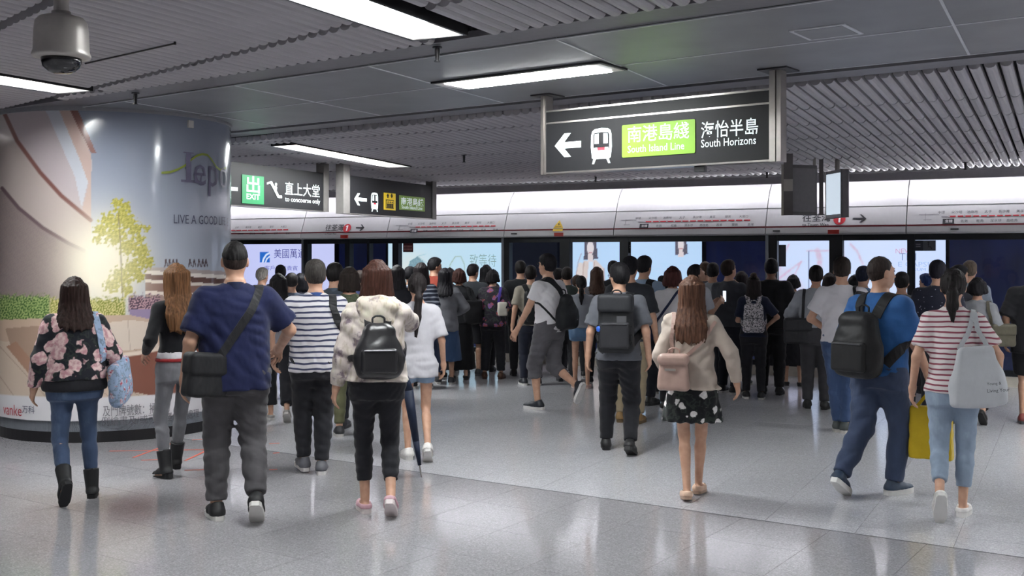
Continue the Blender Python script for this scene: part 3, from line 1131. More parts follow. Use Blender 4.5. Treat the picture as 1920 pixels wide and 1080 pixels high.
def paint_wrap(X, Y):
    t = sm(195, 520, Y)
    c = H8('858b9c') * (1 - t[..., None]) + H8('b4b9c4') * t[..., None]
    c = blend(c, np.exp(-((X - 330) / 110) ** 2) * sm(230, 420, Y) * 0.25, H8('aab4cc'))
    bl = poly_mask(X, Y, [(-900, 150), (128, 190), (172, 300), (170, 470), (168, 640), (-900, 640)])
    c = blend(c, bl, H8('b9adb0'))
    c = blend(c, poly_mask(X, Y, [(78, 190), (106, 190), (158, 320), (165, 340), (153, 390), (140, 330)]), H8('c0c2cb'))
    c = blend(c, poly_mask(X, Y, [(104, 190), (132, 190), (171, 290), (171, 415), (154, 395), (166, 344), (150, 300)]), H8('bfa79f'))
    c = blend(c, poly_mask(X, Y, [(124, 192), (140, 192), (181, 288), (170, 286)]), H8('87605a'))
    low = poly_mask(X, Y, [(-900, 150), (8, 212), (32, 266), (75, 325), (115, 368), (170, 414), (172, 640), (-900, 640)])
    c = blend(c, low, H8('bcaea9'))
    tex = poly_mask(X, Y, [(-900, 300), (7, 357), (35, 392), (80, 428), (130, 458), (165, 474), (172, 640), (-900, 640)])
    c = blend(c, tex, H8('a1918e') * (0.94 + 0.0) )
    c = blend(c, tex * (nz(X * 2.2, Y * 9, 0.35, 4) > 0.55) * 0.25, H8('84757a'))
    c = blend(c, curve_band(X, Y, [(6, 208), (32, 264), (75, 323), (115, 367), (170, 413)], 5.0), H8('7d5650'))
    c = blend(c, curve_band(X, Y, [(4, 353), (35, 390), (80, 427), (130, 457), (158, 470)], 4.5), H8('6f5c60'))
    # railings and upper terraces at the far end
    for a, b, colr in ((500, 507, 'b5a7a3'), (507, 514, 'efe6de'), (514, 524, '6b4f4a'), (524, 530, 'e9ddd2'), (530, 545, '8a6a62'), (545, 552, 'e4d6cc'), (552, 600, '9a8078')):
        c = blend(c, ((Y > a + (X - 275) * 0.06) & (Y < b + (X - 275) * 0.06) & (X > 272)).astype(float), H8(colr))
    for x0 in (309, 316, 323, 329, 354, 362, 371, 378, 384):
        c = blend(c, curve_band(X, Y, [(x0, 500), (x0 + 2, 486), (x0 + 5, 499)], 1.3), H8('54464a'))
    # sun glow
    g = np.exp(-((X - 193) / 72) ** 2 - ((Y - 500) / 82) ** 2)
    c = blend(c, np.clip(g * 1.15, 0, 1), H8('fff3dc'))
    # tree
    leaf = np.full(X.shape, -9.0)
    for bx, by, br in ((221, 382, 13), (235, 388, 12), (228, 402, 20), (206, 415, 22), (238, 415, 20), (252, 430, 18), (190, 432, 16), (216, 440, 26), (182, 450, 10), (262, 448, 12), (275, 428, 8), (240, 462, 22), (262, 470, 20), (268, 490, 20), (282, 492, 9), (250, 505, 22), (228, 520, 24), (262, 520, 12), (210, 535, 18), (240, 545, 14)):
        leaf = np.maximum(leaf, 1 - np.hypot(X - bx, (Y - by) * 1.1) / br)
    n1 = nz(X, Y, 0.55, 11)
    lm = sm(0.02, 0.22, leaf + (n1 - 0.55) * 0.9) * (leaf > -0.12)
    shade = nz(X, Y, 0.9, 12)
    lc = H8('8d8a3a') * (1 - shade[..., None]) + H8('d3c76a') * shade[..., None]
    c = c * (1 - lm[..., None]) + lc * lm[..., None]
    c = blend(c, curve_band(X, Y, [(222, 400), (226, 460), (229, 540), (231, 565)], 1.8) * 0.7, H8('7a6a48'))
    c = blend(c, g * 0.65, H8('fff6e0'))
    # shrubs
    bn = nz(X, Y, 0.5, 21)
    for x0, x1, y0, y1, ca, cb in ((-300, 96, 545, 615, '4f6b3c', '9db070'), (90, 238, 550, 602, '8a8f48', 'd4c98a'), (238, 304, 545, 584, '5a4a58', 'c09aa0')):
        e_ = sm(0, 10, Y - y0 - 10 * bn) * sm(0, 8, y1 - Y + 8 * bn) * sm(0, 6, X - x0) * sm(0, 6, x1 - X)
        v = (nz(X, Y, 1.0, 22) > 0.5)[..., None]
        cc = np.where(v, H8(ca), H8(cb))
        c = c * (1 - e_[..., None]) + cc * e_[..., None]
    c = blend(c, poly_mask(X, Y, [(242, 580), (304, 580), (302, 610), (246, 606)]), H8('9b8aa8'))
    # planter, cushions, seat, deck
    c = blend(c, poly_mask(X, Y, [(-300, 612), (240, 590), (290, 600), (420, 620), (420, 760), (-300, 760)]), H8('c5ab98'))
    c = blend(c, poly_mask(X, Y, [(-300, 640), (20, 640), (60, 700), (200, 720), (420, 700), (420, 760), (-300, 760)]), H8('cdb9a8'))
    for k in range(9):
        c = blend(c, curve_band(X, Y, [(-40 + k * 40, 650), (30 + k * 60, 748)], 1.0) * 0.5, H8('927a6c'))
    c = blend(c, poly_mask(X, Y, [(10, 616), (196, 600), (200, 650), (60, 690), (20, 650)]), H8('a98f7e'))
    c = blend(c, poly_mask(X, Y, [(192, 606), (244, 600), (284, 604), (298, 650), (210, 660), (190, 650)]), H8('d9c9bb'))
    c = blend(c, curve_band(X, Y, [(240, 602), (244, 655)], 1.2) * 0.6, H8('b09c8e'))
    c = blend(c, poly_mask(X, Y, [(200, 672), (260, 665), (320, 652), (420, 646), (420, 748), (330, 750), (250, 735), (205, 715)]), H8('86574a'))
    c = blend(c, curve_band(X, Y, [(200, 670), (260, 662), (320, 649), (420, 642)], 5), H8('e3d2c2'))
    c = blend(c, poly_mask(X, Y, [(30, 640), (80, 700), (70, 720), (12, 650)]), H8('a98470'))
    band = sm(-1.5, 1.5, Y - (745 - 0.00025 * (X - 150) ** 2))
    c = blend(c, band, H8('dcd9dd'))
    return c


M_wrap = print_mat('wrap_print', 0, 0.16)
M_wrap.node_tree.nodes['Principled BSDF'].inputs['Specular IOR Level'].default_value = 0.55
M_wrap.node_tree.nodes['Principled BSDF'].inputs['Coat Weight'].default_value = 0.3
M_wrap.node_tree.nodes['Principled BSDF'].inputs['Coat Roughness'].default_value = 0.06
thv = np.linspace(-1.75, 1.75, 430)
zv = np.linspace(0.2, ZC - 0.005, 290)
TH, ZZ = np.meshgrid(thv, zv)
a_ = math.atan2(-CY, -CX) + TH
PX, PY = CX + CR * np.cos(a_), CY + CR * np.sin(a_)
D_ = PX * FW[0] + PY * FW[1]
AX = 960 + FOC * (PX * RT[0] + PY * RT[1]) / D_
AY = HOR - FOC * (ZZ - CAMH) / D_
lim = 1.455
AX = np.where(TH > lim, 440, np.where(TH < -lim, -20, AX))
wrap = grid_mesh('wrap_print', np.stack([PX - CX, PY - CY, ZZ], -1), paint_wrap(AX, AY), M_wrap, column)


def th_at(px):
    """angle round the column of the visible surface point under column px"""
    ts = np.linspace(-1.44, 1.44, 2000)
    a = math.atan2(-CY, -CX) + ts
    x, y = CX + CR * np.cos(a), CY + CR * np.sin(a)
    p = 960 + FOC * (x * RT[0] + y * RT[1]) / (x * FW[0] + y * FW[1])
    return float(np.interp(px, p, ts))


def z_col(px, py):
    x, y, _ = col_pt(th_at(px), 0)
    d = x * FW[0] + y * FW[1]
    return CAMH + (HOR - py) * d / FOC


def col_letters(s, px, py, mat, height=None, width=None, bold=0.0, dy=0.0):
    t0, z0 = th_at(px), z_col(px, py)

    def f(V):
        a = math.atan2(-CY, -CX) + t0 + V[:, 0] / CR
        r = CR + 0.009
        return np.stack([r * np.cos(a), r * np.sin(a), z0 + V[:, 1]], -1)
    return letters(s, mat, column, None, height=height, width=width, bold=bold, fn=f)


def col_width(pa, pb):
    return CR * (th_at(pb) - th_at(pa))


M_logo = plain('logo_purple', '6c6880', 0.4)
# serif capital and small letters of the logo
def col_shape(polys, px, py, mat, name):
    t0, z0 = th_at(px), z_col(px, py)
    vs, fs = [], []
    for p in polys:
        n = len(vs)
        for x, z in p:
            a = math.atan2(-CY, -CX) + t0 + x / CR
            vs.append(((CR + 0.009) * math.cos(a), (CR + 0.009) * math.sin(a), z0 + z))
        fs.append(tuple(range(n, n + len(p))))
    o = bpy.data.objects.new(name, from_arrays(name, vs, fs))
    o.data.materials.append(mat)
    return link(o, column)


kz = z_col(347, 284) - z_col(347, 341)
col_shape([[(0.02 + .035 * k, 0), (0.055 + .035 * k, 0), (0.055 + .035 * k, 0.024), (0.02 + .035 * k, 0.024)] for k in range(7)] + [[(0.24, 0.024), (0.265, 0.024), (0.275, 0.10), (0.26, 0.10)], [(0.045, kz - 0.012), (0.165, kz - 0.012), (0.165, kz), (0.045, kz)], [(0.075, 0.012), (0.135, 0.012), (0.135, kz - 0.012), (0.075, kz - 0.012)]], 335, 341, M_logo, 'logo_letter')
col_letters('epo', 362, 366, M_logo, height=0.30, width=col_width(362, 424))
wave_px = [(302, 324), (318, 323), (332, 318), (345, 311), (357, 300), (368, 292), (378, 289), (388, 291), (396, 300), (404, 313), (412, 319), (422, 315)]
M_olive = plain('logo_green', '8d9a3c', 0.4)
wv = []
for (x0, y0), (x1, y1) in zip(wave_px[:-1], wave_px[1:]):
    pa, pb = (CR * (th_at(x0) - th_at(302)), z_col(x0, y0) - z_col(302, 324)), (CR * (th_at(x1) - th_at(302)), z_col(x1, y1) - z_col(302, 324))
    wv.append([(pa[0], pa[1] - 0.011), (pb[0], pb[1] - 0.011), (pb[0], pb[1] + 0.011), (pa[0], pa[1] + 0.011)])
col_shape(wv, 302, 324, M_olive, 'logo_wave')
M_slogan = plain('slogan_grey', '55566a', 0.4)
col_letters('LIVE A GOOD LIFE', 325, 419, M_slogan, width=col_width(325, 421), height=0.085)
col_letters('E', 424, 424, M_slogan, height=0.08)
col_letters('vanke', 8, 776, plain('print_maroon', 'a5303c', 0.4), width=col_width(8, 42), height=0.1)
col_letters('万科', 43, 774, M_slogan, height=0.07)
M_small = plain('print_grey_text', '77757c', 0.5)
col_letters('及門牌號數：掃管笏', 193, 781, M_small, height=0.10, width=col_width(193, 318))
col_letters('例繪畫及/或可能經修飾處理', 190, 799, M_small, height=0.085, width=col_width(190, 372))
x_, y_, z_ = col_pt(th_at(356), z_col(356, 233))
MB().box(-0.03, 0.03, -0.02, 0.02, -0.035, 0.035).build('label_plate', plain('plate', 'c9c4bf', 0.4), column, loc=(x_ - CX, y_ - CY, z_), rz=math.atan2(y_ - CY, x_ - CX) + R(90))

# ------------------------------------------------------------------ hanging signs
M_sign = plain('sign_black', '1c1c1f', 0.5, spec=0.3)
M_signE = emit('sign_white', 'e9f4f4', 0.5)
M_lime = emit('sign_lime', '7fb02a', 0.16)
M_limeD = emit('sign_lime_dim', '7c9a4c', 0.25)
M_green = emit('sign_green', '1e7a4a', 0.3)
M_yelE = emit('sign_yellow', 'd0b42c', 0.4)
M_redE = emit('sign_red', 'b02a3a', 0.8)


class Plane:
    """a vertical face: point o, horizontal direction ex (to the viewer's right)"""

    def __init__(self, o, ex):
        self.o = Vector((o[0], o[1], 0))
        self.ex = Vector((ex[0], ex[1], 0)).normalized()
        self.n = self.ex.cross(Vector((0, 0, 1)))

    def hit(self, px, py):
        a, b = ray(px)
        r = Vector((a, b, 0))
        t = self.o.dot(self.n) / r.dot(self.n)
        p = r * t
        return (p - self.o).dot(self.ex), CAMH + (HOR - py) * t / FOC

    def M(self, u, z, off=0.0, org=None):
        p = self.o + self.ex * u + self.n * off
        if org is not None:
            p = p - Vector((org[0], org[1], 0))
            z = z - org[2]
        return frame((p.x, p.y, z), self.ex, (0, 0, 1))


def train(h):
    """front view of a train, height h, centred on x=0, base y=0; returns white, dark, red polygons"""
    s = h / 100.0
    S = lambda P: [(x * s, y * s) for x, y in P]
    body = S([(-32, 14), (-36, 45), (-35, 80), (-31, 92), (-22, 98), (0, 100), (22, 98), (31, 92), (35, 80), (36, 45), (32, 14), (26, 11), (-26, 11)])
    inner = S([(-27, 40), (-27, 80), (-24, 86), (0, 88), (24, 86), (27, 80), (27, 40)])
    wins = [S([(-23, 55), (-22, 83), (-8, 84), (-8, 55)]), S([(23, 55), (22, 83), (8, 84), (8, 55)])]
    lights = [S([(-25, 37), (-25, 44), (-13, 44), (-13, 37)]), S([(25, 37), (25, 44), (13, 44), (13, 37)])]
    red = S([(-12, 36), (-12, 44), (12, 44), (12, 36)])
    feet = [S([(-18, 11), (-25, -3), (-31, -3), (-26, 11)]), S([(18, 11), (25, -3), (31, -3), (26, 11)]), ]
    return body, inner, wins + lights + feet, red


def put_train(P, sign, org, px, py0, py1, off):
    u, z0 = P.hit(px, py0)
    _, z1 = P.hit(px, py1)
    body, inner, whites, red = train(z1 - z0)
    M0 = P.M(u, z0, off, org)
    shape2d([body], M_signE, sign, M0, 0.002, 'train_symbol')
    shape2d([inner], M_sign, sign, M0, 0.004, 'train_symbol')
    for q in whites:
        shape2d([q], M_signE, sign, M0, 0.006, 'train_symbol')
    shape2d([red], M_redE, sign, M0, 0.006, 'train_symbol')


def put_arrow_left(P, sign, org, pxa, pxb, py, H, t, off):
    ua, z = P.hit(pxa, py)
    ub, _ = P.hit(pxb, py)
    polys = [[((ub - ua) - x, y) for x, y in q] for q in arrow(ub - ua, H, t)]
    polys = [list(reversed(q)) for q in polys]
    shape2d(polys, M_signE, sign, P.M(ua, z, off, org), 0.004, 'arrow_symbol')


def put_text(P, sign, org, s, mat, a, b, h, off, bold=0.0):
    """text whose lower left is at pixel a and lower right at b; h = height in metres"""
    ua, z = P.hit(*a)
    ub, _ = P.hit(*b)
    letters(s, mat, sign, P.M(ua, z, off, org), width=ub - ua, height=h, bold=bold)


def rect_on(P, sign, org, a, b, mat, off, th=0.004, name='sign_panel', r=0.0):
    ua, za = P.hit(*a)
    ub, _ = P.hit(b[0], a[1])
    _, zb = P.hit(a[0], b[1])
    w, h = ub - ua, zb - za
    if r > 0:
        pts = []
        for cx, cy, a0 in ((w - r, h - r, 0), (r, h - r, 90), (r, r, 180), (w - r, r, 270)):
            pts += [(cx + r * math.cos(R(a0 + k * 30)), cy + r * math.sin(R(a0 + k * 30))) for k in range(4)]
    else:
        pts = [(0, 0), (w, 0), (w, h), (0, h)]
    return shape2d([pts], mat, sign, P.M(ua, za, off, org), th, name)


# the large sign
P1 = Plane((-3.90, 8.16), (1, -0.185))
uL, uR = P1.hit(1024, 300)[0], P1.hit(1443, 300)[0]
zB, zT, zM = 2.39, 2.905, 2.803
orgp = P1.o + P1.ex * ((uL + uR) / 2)
org = (orgp.x, orgp.y, zB)
s1 = empty('hanging_sign', org, 'large black hanging sign with white arrow, train symbol and lime green panel', 'sign')
rz1 = math.atan2(P1.ex.y, P1.ex.x)
W1 = uR - uL
MB().box(-W1 / 2, W1 / 2, 0, 0.10, 0, zM - zB).box(-W1 / 2, W1 / 2, 0, 0.10, zM - zB + 0.004, zT - zB).build('board', M_sign, s1, rz=rz1)
tr_ = MB()
for z in (0, zM - zB + 0.002, zT - zB):
    tr_.box(-W1 / 2, W1 / 2, -0.006, 0.106, z - 0.007, z + 0.007)
tr_.build('metal_trim', M_steel, s1, rz=rz1)
for sx, w in ((-1, 0.05), (1, 0.085)):
    x0 = sx * W1 / 2 if sx > 0 else -W1 / 2 - w
    p_ = MB().box(x0, x0 + w * 0.55, -0.01, 0.11, -0.01, ZC - zB).box(x0 + w * 0.6, x0 + w, 0.0, 0.10, -0.01, ZC - zB).build('hanger_post', M_steel, s1, rz=rz1)
    MB().box(x0 - 0.07, x0 + w + 0.07, -0.06, 0.17, ZC - zB - 0.012, ZC - zB).build('ceiling_plate', M_dark, p_, rz=0)
o_ = 0.003
put_arrow_left(P1, s1, org, 1041, 1090, 274, 0.195, 0.052, o_)
put_train(P1, s1, org, 1128, 305, 240, o_)
rect_on(P1, s1, org, (1167, 296), (1304, 235), M_lime, o_, 0.004, 'line_panel', 0.012)
put_text(P1, s1, org, '南港島綫', M_signE, (1178, 268), (1293, 261), 0.128, o_ + 0.006, 0.004)
put_text(P1, s1, org, 'South Island Line', M_signE, (1178, 287), (1284, 282), 0.056, o_ + 0.006, 0.003)
put_text(P1, s1, org, '海怡半島', M_signE, (1315, 260), (1422, 254), 0.125, o_ + 0.002, 0.007)
put_text(P1, s1, org, 'South Horizons', M_signE, (1315, 277), (1418, 272), 0.060, o_ + 0.002, 0.006)
MB().box(-0.04, 0.04, 0.03, 0.09, -0.05, 0.0).build('junction_box', M_black, s1, loc=(P1.ex * 0.42)[:])

# the two smaller signs hang across the way
def side_sign(P, pl, pr, zb, zt, label, posts):
    ul, ur = P.hit(pl, 390)[0], P.hit(pr, 390)[0]
    c = P.o + P.ex * ((ul + ur) / 2)
    org = (c.x, c.y, zb)
    s = empty('hanging_sign', org, label, 'sign')
    W = ur - ul
    rz = math.atan2(P.ex.y, P.ex.x)
    MB().box(-W / 2, W / 2, 0, 0.10, 0, zt - zb).build('board', M_sign, s, rz=rz)
    MB().box(-W / 2, W / 2, -0.005, 0.105, -0.012, 0.0).build('metal_trim', M_steel, s, rz=rz)
    for u0, w in posts:
        x0 = -W / 2 - w if u0 < 0 else W / 2
        MB().box(x0, x0 + w, -0.01, 0.11, -0.01, 2.95 - zb).build('hanger_post', plain('post_grey', '6a6765', 0.6, 0.1), s, rz=rz)
    return s, org


P2 = Plane((-8.72, 9.2), (-0.06, 1))
s2, org2 = side_sign(P2, 405, 606, 2.30, 2.805, 'black hanging exit sign with green panel and escalator symbol, beside the round column', [(-1, 0.06), (1, 0.12)])
rect_on(P2, s2, org2, (453, 381), (494, 327), M_green, o_, 0.004, 'exit_panel')
put_text(P2, s2, org2, '出', M_signE, (461, 361), (486, 362), 0.205, o_ + 0.006, 0.012)
put_text(P2, s2, org2, 'EXIT', M_signE, (461, 373), (486, 375), 0.065, o_ + 0.006, 0.02)
put_text(P2, s2, org2, '直上大堂', M_signE, (534, 365), (599, 370), 0.165, o_, 0.003)
put_text(P2, s2, org2, 'to concourse only', M_signE, (534, 380), (600, 386), 0.078, o_, 0.004)
ua, za = P2.hit(425, 353)
ub, _ = P2.hit(445, 353)
shape2d([[(0, -0.022), (ub - ua, -0.022), (ub - ua, 0.022), (0, 0.022)]], M_signE, s2, P2.M(ua, za, o_, org2), 0.004, 'arrow_symbol')
ue, ze = P2.hit(500, 372)
uw = P2.hit(528, 372)[0] - ue
es = lambda *P_: [(x * uw, y * 0.22) for x, y in P_]
shape2d([es((0.0, 0.88), (0.25, 0.98), (0.32, 0.98), (0.8, 0.22), (1.0, 0.22), (1.0, 0.08), (0.72, 0.08), (0.22, 0.86), (0.0, 0.78)), es((0.50, 0.52), (0.62, 0.35), (0.66, 0.70), (0.52, 0.74)), [(0.60 * uw + x, 0.215 * 0.85 + y) for x, y in circle(0, 0, 0.02, 12)]], M_signE, s2, P2.M(ue, ze, o_, org2), 0.004, 'escalator_symbol')

P3 = Plane((-8.65, 11.95), (-0.06, 1))
s3, org3 = side_sign(P3, 655, 810, 2.277, 2.785, 'small black hanging sign with train and yellow lift symbols, next along from the exit sign', [(-1, 0.16), (1, 0.13)])
put_arrow_left(P3, s3, org3, 664, 687, 373, 0.165, 0.045, o_)
put_train(P3, s3, org3, 702, 396, 361, o_)
rect_on(P3, s3, org3, (719, 393), (741, 361), M_yelE, o_, 0.004, 'lift_panel')
ul_, zl_ = P3.hit(730, 391)
shape2d([[(-0.11, 0.0), (0.11, 0.0), (0.11, 0.125), (-0.11, 0.125)], [(-0.07, 0.15), (-0.04, 0.15), (-0.04, 0.175), (-0.02, 0.175), (-0.055, 0.215), (-0.09, 0.175), (-0.07, 0.175)], [(0.04, 0.215), (0.07, 0.215), (0.07, 0.19), (0.09, 0.19), (0.055, 0.15), (0.02, 0.19), (0.04, 0.19)]], M_sign, s3, P3.M(ul_, zl_, o_ + 0.004, org3), 0.003, 'lift_symbol')
shape2d([[(-0.095, 0.012), (0.095, 0.012), (0.095, 0.113), (-0.095, 0.113)]], M_yelE, s3, P3.M(ul_, zl_, o_ + 0.006, org3), 0.003, 'lift_symbol')
shape2d([[(x - 0.022, 0.012), (x + 0.022, 0.012), (x + 0.025, 0.07), (x - 0.025, 0.07)] for x in (-0.058, 0, 0.058)] + [[(x + a, 0.088 + b) for a, b in circle(0, 0, 0.014, 10)] for x in (-0.058, 0, 0.058)], M_sign, s3, P3.M(ul_, zl_, o_ + 0.008, org3), 0.003, 'lift_symbol')
rect_on(P3, s3, org3, (748, 393), (796, 366), M_limeD, o_, 0.004, 'line_panel')
put_text(P3, s3, org3, '南港島綫', M_signE, (751, 384), (793, 386), 0.115, o_ + 0.006, 0.008)
put_text(P3, s3, org3, 'South Island Line', M_signE, (752, 391), (791, 393), 0.05, o_ + 0.006, 0.008)

# ------------------------------------------------------------------ domed camera
d_ = 5.35
cxw, cyw = at_depth(115, d_)
ct = empty('dome_camera', (cxw, cyw, ZC), 'pale grey domed security camera hanging from a short ceiling pole', 'camera')
zc_ = lambda py: CAMH + (HOR - py) * d_ / FOC - ZC
M_camb = plain('camera_body', 'b3aea9', 0.35, 0.2)
MB().lathe([(0.036, zc_(30)), (0.036, 0.02)], n=24).build('pole', M_camb, ct, smooth=False)
MB().lathe([(0.135, zc_(108)), (0.139, zc_(104)), (0.131, zc_(96)), (0.128, zc_(60)), (0.122, zc_(42)), (0.105, zc_(34)), (0.07, zc_(30)), (0.045, zc_(27)), (0.045, zc_(22))], n=40).build('housing', M_camb, ct, smooth=True)
MB().lathe([(0.108, zc_(110)), (0.136, zc_(107)), (0.137, zc_(103)), (0.128, zc_(100))], n=40).build('rim', M_camb, ct, smooth=True)
MB().lathe([(0.005, zc_(138.5)), (0.035, zc_(138)), (0.062, zc_(134)), (0.085, zc_(126)), (0.094, zc_(117)), (0.096, zc_(108))], n=40).build('dome', plain('smoked_dome', '101016', 0.06, spec=0.8), ct, smooth=True)

# ------------------------------------------------------------------ train time monitors
def monitor(px, d, yaw, W, z0, z1, screen, label, pole_dx):
    x, y = at_depth(px, d)
    e = empty('platform_monitor', (x, y, z0), label, 'monitor', rz=yaw)
    H = z1 - z0
    MB().box(-W / 2, W / 2, -0.05, 0.05, 0, H, 0.01).build('casing', plain('monitor_casing', '6f6d70', 0.35, 0.3), e)
    MB().box(-W / 2 + 0.03, W / 2 - 0.03, -0.056, -0.048, 0.04, H - 0.04).build('screen', screen, e)
    MB().box(-W / 2 - 0.012, -W / 2 + 0.012, -0.055, 0.055, -0.005, H + 0.005).build('edge_trim', M_steel, e)
    MB().tube((pole_dx, 0, H), (pole_dx, 0, 2.93 - z0), 0.03, n=14).build('hanger_post', M_steel, e)
    return e


ryaw = lambda px: math.atan2(-ray(px)[0], ray(px)[1])
monitor(1500, 13.0, ryaw(1500) + R(38), 0.44, 2.19, 2.79, plain('dark_screen', '807e82', 0.3), 'dark ceiling monitor turned away beside the lit one, below the slatted ceiling', -0.18)
monitor(1570, 13.3, ryaw(1570) - R(66), 0.46, 2.17, 2.75, emit('lit_screen', 'd5e3f0', 0.8), 'white lit ceiling monitor seen edge on beside the dark one', 0.0)
mx_, my_ = at_depth(1478, 12.7)
br = empty('monitor_bracket', (mx_, my_, 2.18), 'flat steel hanger post beside the dark ceiling monitor', 'bracket', rz=ryaw(1478))
MB().box(-0.052, 0.052, -0.02, 0.02, 0, 0.72).build('post', plain('post_metal', '6b6768', 0.3, 0.5), br)
MB().box(-0.052, 0.052, -0.03, -0.02, 0.28, 0.42).build('cover_plate', M_steel, br)
m2x, m2y = at_depth(1535, 13.2)
br2 = empty('monitor_bracket', (m2x, m2y, 2.2), 'pair of thin steel hanger posts between the two ceiling monitors', 'bracket', rz=ryaw(1535))
for dx, w in ((-0.05, 0.035), (0.03, 0.05)):
    MB().box(dx - w / 2, dx + w / 2, -0.02, 0.02, 0, 0.70).build('post', M_steel if dx < 0 else plain('post_metal', '6b6768', 0.3, 0.5), br2)

# ------------------------------------------------------------------ sprinklers and small ceiling things
for px, py, z, lab in ((254, 174, ZC, 'small ceiling sprinkler in front of the column top'), (870, 290, 2.94, 'small ceiling sprinkler in the slats between the signs'), (1117, 330, 2.86, 'small ceiling sprinkler below the left part of the large sign'), (1438, 321, 2.85, 'small ceiling sprinkler near the lower end of the large sign right post'), (1810, 304, 2.85, 'thin sprinkler stem near the slat ends by the right edge'), (1283, 338, 2.82, 'tiny white sprinkler at the slat ends below the large sign'), (820, 88, ZC, 'small ceiling sprinkler at the beam edge next to the big lamp')):
    x, y = at_z(px, py, z)
    e = empty('sprinkler', (x, y, z), lab, 'sprinkler')
    MB().lathe([(0.032, -0.008), (0.032, 0.0)], n=14).build('plate', M_dark, e)
    MB().lathe([(0.012, -0.09), (0.016, -0.03), (0.016, -0.008)], n=10).lathe([(0.022, -0.096), (0.022, -0.09)], n=10).build('nozzle', M_dark, e)
x0, y0 = at_z(160, 116, ZC)  # gap line in the slats, modelled as a thin dark rod
x1, y1 = at_z(328, 78, ZC)
rod = empty('gap_line_rod', ((x0 + x1) / 2, (y0 + y1) / 2, ZC), 'thin dark rod drawn for a gap line in the slats behind the domed camera', 'rod')
MB().tube((x0 - rod.location.x, y0 - rod.location.y, -0.012), (x1 - rod.location.x, y1 - rod.location.y, -0.012), 0.006, n=6).build('bar', M_dark, rod)
MB().tube((x1 - rod.location.x, y1 - rod.location.y, -0.02), (x1 - rod.location.x, y1 - rod.location.y, 0.05), 0.008, n=6).build('hook', M_dark, rod)

# ------------------------------------------------------------------ orange tape marks on the floor
tp = empty('floor_tape', (*at_z(320, 860, 0), 0), 'thin orange tape lines stuck to the floor at the foot of the column', 'tape')
M_tape = plain('orange_tape', 'c4523a', 0.6)
for a, b in (((205, 846), (398, 843)), ((250, 858), (336, 826)), ((347, 864), (402, 838)), ((265, 863), (330, 861)), ((346, 882), (405, 880)), ((505, 832), (524, 831)), ((512, 850), (524, 849)), ((505, 881), (520, 880)), ((360, 825), (400, 822)), ((450, 817), (500, 814))):
    p0, p1 = at_z(*a, 0), at_z(*b, 0)
    L = math.hypot(p1[0] - p0[0], p1[1] - p0[1])
    MB().box(-L / 2, L / 2, -0.012, 0.012, 0.0004, 0.0016).build('tape_strip', M_tape, tp, loc=((p0[0] + p1[0]) / 2 - tp.location.x, (p0[1] + p1[1]) / 2 - tp.location.y, 0), rz=math.atan2(p1[1] - p0[1], p1[0] - p0[0]))
# ------------------------------------------------------------------ signed-distance bodies
def smin(a, b, k):
    if k <= 0:
        return np.minimum(a, b)
    h = np.maximum(k - np.abs(a - b), 0) / k
    return np.minimum(a, b) - h * h * k * 0.25


